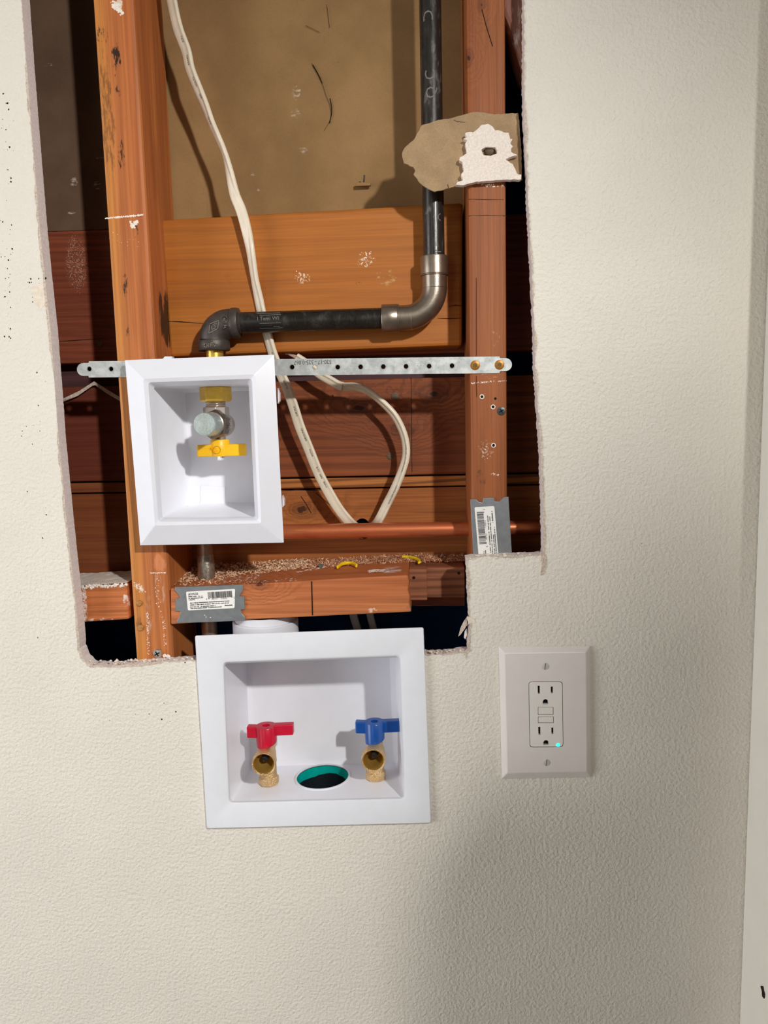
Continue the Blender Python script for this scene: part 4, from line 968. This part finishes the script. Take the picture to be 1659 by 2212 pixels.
# bottom side runs from the last point of corner 2 (bottom right) to the first of corner 3 (bottom left)
kb = 3 * n5 - 1
rings = loft(bm, [fr, b1, b2], cap1=True, skip={(0, kb)})
v00, v01, v11, v10 = rings[0][kb], rings[0][kb + 1], rings[1][kb + 1], rings[1][kb]
FA, FB, FC = v00.co.copy(), v01.co.copy(), v11.co.copy()
def floor_z(x, y):
    A, B, Cc = FA, FB, FC; nrm = (B - A).cross(Cc - A); return A.z - (nrm.x * (x - A.x) + nrm.y * (y - A.y)) / nrm.z
zf = floor_z(v00.co.x * .5 + v01.co.x * .5, .04)
cd = PZ(697, 1678.5, zf); cd.z = floor_z(cd.x, cd.y)
rd = (PZ(752.5, 1678, zf).x - PZ(641.5, 1678, zf).x) / 2
hp_ = [bm.verts.new((p.x, p.y, floor_z(p.x, p.y))) for p in circ(cd, rd, 36, (1, 0, 0), (0, 1, 0))]
es = []
for a, b in ((v00, v01), (v01, v11), (v11, v10), (v10, v00)): es.append(bm.edges.get((a, b)) or bm.edges.new((a, b)))
es += [bm.edges.new((hp_[i], hp_[(i + 1) % 36])) for i in range(36)]
bmesh.ops.triangle_fill(bm, use_beauty=True, use_dissolve=False, edges=es)
out1 = push(fr, .006, -.003, -.003, -.003, -.003); out2 = push(fr, YD2 + .003, .002, .006, .002, -.002)
loft(bm, [fr, out1, out2], cap1=True, skip={(1, kb)})
mk('recessed_tub', bm, M['tub'], lo_, smooth=28)
dr = link('drain_opening', None, (cd.x, cd.y, zf - .1), lo_)
bm = bmesh.new(); rg = random.Random(8); seg = 40; ra = []; rb2 = []
for k in range(seg):
    a = 2 * PI * k / seg; c, s_ = math.cos(a), math.sin(a); x, y = cd.x + c * rd * .995, cd.y + s_ * rd * .995
    ra.append(Vector((x, y, floor_z(x, y) - .0006))); dpt = .0100 + .0015 * math.sin(a * 3 + 1) + rg.uniform(-.0006, .0006) + (.006 if 3.4 < a < 3.75 else 0)
    rb2.append(Vector((cd.x + c * rd * .965, cd.y + s_ * rd * .965, floor_z(x, y) - dpt)))
loft(bm, [ra, rb2]); mk('primer_ring', bm, M['teal'], dr, smooth=60)
bm = bmesh.new(); lathe(bm, (cd.x, cd.y, zf - .0975), (0, 0, 1), [(0, .001), (.0, rd * .992), (.092, rd * .992)], 36, caps=False); mk('drain_pipe', bm, M['drain'], dr, smooth=60)
bm = bmesh.new(); lathe(bm, (cd.x, cd.y, zf), (0, 0, 1), [(.0009, rd * 1.0), (.0014, rd * 1.03), (.0012, rd * 1.08), (-.0002, rd * 1.1)], 40, caps=False)
for v in bm.verts: v.co.z += floor_z(v.co.x, v.co.y) - zf
mk('drain_rim', bm, M['flange'], dr, smooth=60)
# vent cap on top of the box
YV = .046; xv = P(574, 1350, YV).x; rv = (P(644, 1350, YV).x - P(505, 1350, YV).x) / 2; zv0 = P(574, 1398, YV).z; zr = P(574, 1357, YV - rv).z; zv1 = P(574, 1343, YF).z
bm = bmesh.new(); lathe(bm, (xv, YV, zv0), (0, 0, 1), [(0, rv), (zr - zv0 - .001, rv), (zr - zv0, rv * .975), (zr - zv0 + .0004, rv * .92), (zv1 - zv0, rv * .90), (zv1 - zv0 + .001, rv * .87), (zv1 - zv0 - .003, rv * .6), (zv1 - zv0 - .003, .001)], 48, caps=False); mk('vent_cap', bm, M['white'], lo_, smooth=30)

# quarter-turn water valves
def water_valve(bx, by, ox, oy, hub, wl, wr, mat, label):
    """bx,by: foot of the valve on the tub floor; ox,oy: outlet mouth; hub (x0,x1,ytop,ybot); wl/wr wings (x0,x1,y0,y1)"""
    base = PZ(bx, by, zf); base.z = floor_z(base.x, base.y) + .0003
    t_ = thing('water_valve', label, 'valve', base)
    s_ = (base.y + D) / F                         # metres per pixel at this depth
    bm = bmesh.new(); lathe(bm, base, (0, 0, 1), [(0, 22 * s_), (.001, 23.5 * s_), (16 * s_, 23.5 * s_), (19 * s_, 20 * s_)], 8, rot=.3); mk('hex_base', bm, M['cast_brass'], t_, bevel=.0007)
    zo = P(ox, oy, base.y - .022).z
    bm = bmesh.new(); lathe(bm, base + Vector((0, 0, 17 * s_)), (0, 0, 1), [(0, 20 * s_), (.002, 19 * s_), (zo - base.z + .002 - 17 * s_, 19 * s_), (zo - base.z + .011 - 17 * s_, 18 * s_), (zo - base.z + .016 - 17 * s_, 13 * s_), (zo - base.z + .019 - 17 * s_, 9 * s_)], 28); mk('valve_body', bm, M['cast_brass'], t_, smooth=45)
    mouth = Vector((P(ox, oy, base.y - .034).x, base.y - .034, P(ox, oy, base.y - .034).z)); back = Vector((base.x, base.y - .004, mouth.z)); d = mouth - back; L = d.length
    sm = (mouth.y + D) / F; R = 27.5 * sm
    bm = bmesh.new(); lathe(bm, back, d, [(0, R * .8), (.006, R * .86), (L * .5, R * .88), (L * .54, R * .97), (L * .6, R), (L - .001, R), (L, R * .95), (L - .0008, R * .88), (L - .0016, R * .85)], 36, caps=False); mk('outlet_spout', bm, M['cast_brass'], t_, smooth=40)
    bm = bmesh.new(); lathe(bm, back, d, [(L - .0016, R * .86), (L - .004, R * .80), (L - .013, R * .74), (L - .022, R * .30)], 36, caps=False)
    dd = d.normalized(); lathe(bm, back, d, [(L - .0220, R * .31), (L - .0221, .0005)], 36, caps=False); mk('outlet_throat', bm, M['brass_in'], t_, smooth=60)
    bm = bmesh.new(); lathe(bm, mouth - dd * .020 + Vector((.0006, 0, R * .18)), d, [(0, R * .40), (.010, R * .36), (.0115, R * .30), (.012, R * .12)], 6, rot=.2); mk('check_poppet', bm, M['rubber'], t_, bevel=.0004)
    # handle
    yh = base.y - .012; hx0, hx1, hy0, hy1 = hub; r = (P(hx1, hy0, yh).x - P(hx0, hy0, yh).x) / 2; cx_ = P((hx0 + hx1) / 2, hy0, yh).x
    z1 = PZ((hx0 + hx1) / 2, (hy0 + hy0 + 14) / 2, P(0, hy0 + 7, yh).z).z; z0 = P((hx0 + hx1) / 2, hy1, yh - r).z
    h_ = link('handle', None, (cx_, yh, z0), t_)
    n_ = 32; bm = bmesh.new(); top_, bot = [], []
    for k in range(n_):
        a = 2 * PI * k / n_; c, si = math.cos(a), math.sin(a)
        top_.append(Vector((cx_ + c * r, yh + si * r, z1))); bot.append(Vector((cx_ + c * r * .97, yh + si * r * .97, z0 + (c * .35 + .3 * si + .2) * r * .55)))
    t2 = [Vector((cx_ + (p.x - cx_) * .95, yh + (p.y - yh) * .95, z1 + .0007)) for p in top_]; t3 = [Vector((cx_ + (p.x - cx_) * .36, yh + (p.y - yh) * .36, z1 + .0007)) for p in top_]; t4 = [Vector((cx_ + (p.x - cx_) * .33, yh + (p.y - yh) * .33, z1 - .004)) for p in top_]
    loft(bm, [bot, top_, t2, t3, t4], cap0=True, cap1=True); mk('hub', bm, mat, h_, smooth=40)
    for (x0, x1, y0, y1) in (wl, wr):
        a, b = P(x0, (y0 + y1) / 2, yh - .004), P(x1, (y0 + y1) / 2, yh - .004); zt = P(x0, y0, yh - .004).z; zb = P(x0, y1, yh - .004).z
        bm = bmesh.new(); xx0, xx1 = min(a.x, b.x), max(a.x, b.x); tilt = .04 * (1 if x0 > hx0 else -1)
        pts = [(xx0, zb), (xx1, zb + tilt * (xx1 - xx0)), (xx1, zt + tilt * (xx1 - xx0)), (xx0, zt)]
        prism(bm, [(x, yh - .0045, z) for x, z in pts], (0, .009, 0)); mk('lever', bm, mat, h_, bevel=.0011)
    bm = bmesh.new(); cyl(bm, (cx_ + .001, yh + .001, zo + .008), (cx_ + .001, yh + .001, z0 + .006), .0035, 16); mk('stem', bm, M['cast_brass'], t_, smooth=40)
    bm = bmesh.new(); lathe(bm, (cx_, yh, z1 - .0045), (0, 0, 1), [(0, r * .33), (.001, r * .33)], 16); mk('handle_screw', bm, M['rust'], h_)
    return t_
water_valve(581, 1689, 569.5, 1652, (552, 597, 1563, 1617), (533, 560, 1570, 1594.5), (590, 633, 1567, 1590), M['red'], 'brass hot water valve with red handle, left in the laundry box')
water_valve(812, 1684, 806.5, 1644, (787, 830.5, 1555, 1609), (767.5, 795, 1560, 1584.5), (823, 863, 1559, 1583.5), M['blue'], 'brass cold water valve with blue handle, right in the laundry box')

# ------------------------------------------------------------------ electrical outlet
oc = thing('electrical_outlet', 'white wall outlet with two receptacles and green indicator light', 'outlet', P(1180, 1682, 0))
pq = [(1077, 1397.5), (1274.5, 1395.5), (1276.5, 1678.5), (1084, 1682)]
dq = [(1141.7, 1472), (1215.3, 1472), (1217, 1613.7), (1144, 1614.5)]
YO = -.0062
bm = bmesh.new(); inn = [(1089, 1410.5), (1267, 1408), (1269, 1668), (1095, 1671)]
loft(bm, [L3(pq, 2, 0, 4), L3(pq, 2, -.0012, 4), L3(inn, 3, YO + .0004, 4), L3(grow(inn, -2), 3, YO, 4), L3(grow(dq, 0), 7, YO, 4), L3(dq, 7, YO + .003, 4)])
mk('cover_plate', bm, M['plate'], oc, smooth=6)
face = grow(dq, -1.1); slots = []
def zo_(pts): return [(1050 + x / 6.381, 1370 + y / 6.381) for x, y in pts]
rects = [zo_([(711, 710), (742, 710), (742, 824), (714, 824)]), zo_([(892, 722), (922, 722), (922, 815), (894, 815)]), zo_([(719, 1277), (749, 1277), (751, 1388), (722, 1388)]), zo_([(900, 1287), (928, 1287), (930, 1378), (901, 1378)])]
for cxo, cyo in ((819, 932), (826, 1496)):
    rects.append(zo_([(cxo - 37, cyo + 34), (cxo - 37, cyo)] + [(cxo - 37 * math.cos(k * PI / 8), cyo - 36 * math.sin(k * PI / 8)) for k in range(1, 8)] + [(cxo + 37, cyo), (cxo + 37, cyo + 34)]))
btn = [zo_([(714, 1005), (930, 1005), (930, 1112), (714, 1112)]), zo_([(716, 1137), (934, 1137), (934, 1226), (716, 1226)])]
bm = holed([P(x, y, YO + .0002) for x, y in rquad(face, 7, 5)], [[P(x, y, YO + .0002) for x, y in r] for r in rects + btn], (0, .004, 0))
rec = mk('receptacle_face', bm, M['device'], oc)
bm = bmesh.new(); slab(grow(face, -3), YO + .0041, YO + .006, bm); mk('slot_back', bm, M['slot'], rec)
for b in btn:
    q = [(b[0][0] + 1, b[0][1] + 1), (b[1][0] - 1, b[1][1] + 1), (b[2][0] - 1, b[2][1] - 1.2), (b[3][0] + 1, b[3][1] - 1.2)]
    mk('push_button', slab(q, YO + .0003, YO + .004), M['device'], rec, bevel=.0004)
bm = bmesh.new(); lathe(bm, P(*zo_([(993, 1527)])[0], YO + .0002), (0, -1, 0), [(0, .0020), (.0004, .0018), (.0006, .0008)], 12); mk('indicator_light', bm, M['led'], rec)
for (x, y) in ((1177.5, 1439), (1180.5, 1647)): head(oc, 'screw', x, y, YO + .0002, .0037, M['screw_white'], 'slot', .0007)

# ------------------------------------------------------------------ small loose things
# sawdust along the top of the fire block
bm = bmesh.new(); rg = random.Random(44)
xa, xb = P(372, 1262, .05).x, P(1003, 1205, .09).x
ztl, ztr = P(368, 1271, YF).z, P(881, 1242, YF).z; xtl, xtr = P(368, 1271, YF).x, P(881, 1242, YF).x
def ztop_(x): return ztl + (ztr - ztl) * min(1, (x - xtl) / (xtr - xtl))
for i in range(5200):
    t = rg.random(); X = xa + (xb - xa) * t
    edge = .040 if t < .12 else (.050 + .030 * min(1, (t - .12) / .35)) + .006 * mnoise.noise(Vector((X * 60, 0, 0)))
    Yv = edge + (YB - .003 - edge) * rg.random() ** .8
    if t < .19 and .0 < rg.random() < .25: Yv = rg.uniform(.018, YB - .003)
    depth = (Yv - edge) / (YB - edge); hgt = max(0, depth) * (.008 if t < .5 else .0065)
    p = Vector((X, Yv, ztop_(X) + .0005 + hgt * rg.random() ** .5)); L = rg.uniform(.0008, .0028) * (1.6 if t > .55 and rg.random() < .3 else 1)
    d = Vector((rg.gauss(0, 1), rg.gauss(0, .6), rg.gauss(0, .5))).normalized(); e = d.cross(Vector((rg.gauss(0, 1), rg.gauss(0, 1), rg.gauss(0, 1)))).normalized() * rg.uniform(.0003, .0008)
    f_ = d.cross(e).normalized() * .0003
    a, b, c, q = [bm.verts.new(x) for x in (p - d * L - e, p + d * L - e * .5, p + e + f_, p + f_ * 2)]
    mi = 0 if rg.random() < (.8 if t < .45 else .25) else 1
    for tri in ((a, b, c), (a, c, q), (a, q, b), (b, q, c)): bm.faces.new(tri).material_index = mi
M['sawdust_red'] = plain('shavings_red', rgb(184, 124, 90), .95, spec=.1, var=.3, vscale=260)
sd = mk('sawdust', bm, [M['sawdust'], M['sawdust_red']]); tag(sd, 'sawdust and wood shavings heaped along the back of the fire block', 'sawdust', kind='stuff')
def clip(pts, Y, label):
    path = catmull([PZ(x, y, ztop_(P(x, y, Y).x) + .003 + h) for x, y, h in pts], 5); bm = bmesh.new()
    tube(bm, path, 0, 10, flat=(.0018, .0011), twist=[.3] * len(path))
    return tag(mk('cable_tie_offcut', bm, M['clip'], smooth=60), label, 'offcut')
clip([(729, 1225, 0), (740, 1218, .001), (756, 1216, .001), (768, 1219, .0005), (770, 1222, 0)], .06, 'curved yellow plastic offcut lying left on the fire block, by the pebble')
clip([(869, 1203, .001), (885, 1203.5, .001), (897, 1206, .001), (905, 1210, .0005), (906, 1215, 0)], .075, 'curved yellow plastic offcut lying farther right on the fire block')
bm = bmesh.new(); pz = PZ(692, 1226, ztop_(P(692, 1226, .06).x)); blob(bm, pz + Vector((0, 0, .0022)), .0030, random.Random(5), 1.0); tag(mk('pebble', bm, M['pebble'], smooth=50), 'small dark grey pebble on the fire block beside the sawdust', 'pebble')
# chalky scuffs on the block's top edge
def top_smear(x0, y0, x1, y1, n, w, seed, r):
    bm = bmesh.new(); rg = random.Random(seed)
    for i in range(n):
        t = rg.random(); q = PZ(x0 + (x1 - x0) * t, y0 + (y1 - y0) * t + rg.uniform(-w, w), ztop_(P(x0 + (x1 - x0) * t, y0, .05).x)); q.z = ztop_(q.x) + .0002
        g = bmesh.ops.create_icosphere(bm, subdivisions=1, radius=r * rg.uniform(.3, 1), matrix=Matrix.Translation(q))
        for v in g['verts']: v.co.x = q.x + (v.co.x - q.x) * 1.8; v.co.z = q.z + (v.co.z - q.z) * .25
    o = mk('plaster_smear', bm, M['plaster'], fb, smooth=60); o['kind'] = 'stuff'
top_smear(640, 1236, 735, 1219, 90, 1.6, 61, .0010); top_smear(500, 1262, 640, 1252, 60, 3, 62, .0007); top_smear(795, 1234, 838, 1232, 70, 3.0, 63, .0014); top_smear(470, 1256, 560, 1246, 90, 6, 64, .0008)
# bent paper strip in the left bay
bm = bmesh.new(); Yq = YB - .006
up = [(134, 862), (170, 845), (203, 824), (232, 842), (262, 860)]; dn = [(134, 869), (168, 855), (200, 833), (206, 832), (230, 850), (262, 868)]
prism(bm, [P(x, y, Yq) for x, y in up + dn[::-1]], (0, .0012, 0)); tag(mk('paper_strip', bm, M['torn']), 'bent strip of torn paper peaked on the dark plank in the left bay', 'paper')
# roofing-tab nail stuck in the kraft panel
tk = thing('tab_nail', 'bent nail with small brown tab stuck in the kraft panel', 'nail', P(785, 403, .105))
bm = bmesh.new(); Yk = .098; box(bm, tuple(P(769, 402, Yk)), tuple(P(800.5, 393, Yk) + Vector((0, .004, 0)))); mk('tab', bm, M['kraft'], tk, bevel=.0006)
bm = bmesh.new(); tube(bm, [P(785.5, 397, .1065), P(785.5, 394, .100), P(786.5, 386, .095), P(787, 378, .0935)], .0009, 8); mk('nail_shank', bm, M['nail'], tk, smooth=60)
# cobweb threads on the panel
bm = bmesh.new()
for pts in ([(673, 136), (680, 150), (696, 180), (704, 205), (712, 225), (715, 245), (712, 262), (700, 282)], [(660, 55), (690, 70)], [(706, 10), (712, 60)]):
    tube(bm, catmull([P(x, y, .1045) for x, y in pts], 4), .0002, 6)
for pts in ([(676, 140), (690, 165), (696, 180)], [(713, 212), (717, 240), (712, 266)]):
    tube(bm, catmull([P(x, y, .1048) for x, y in pts], 4), .0004, 6)
tag(mk('cobweb', bm, M['dark'], smooth=60), 'thin dusty cobweb threads hanging on the brown kraft panel', 'cobweb')
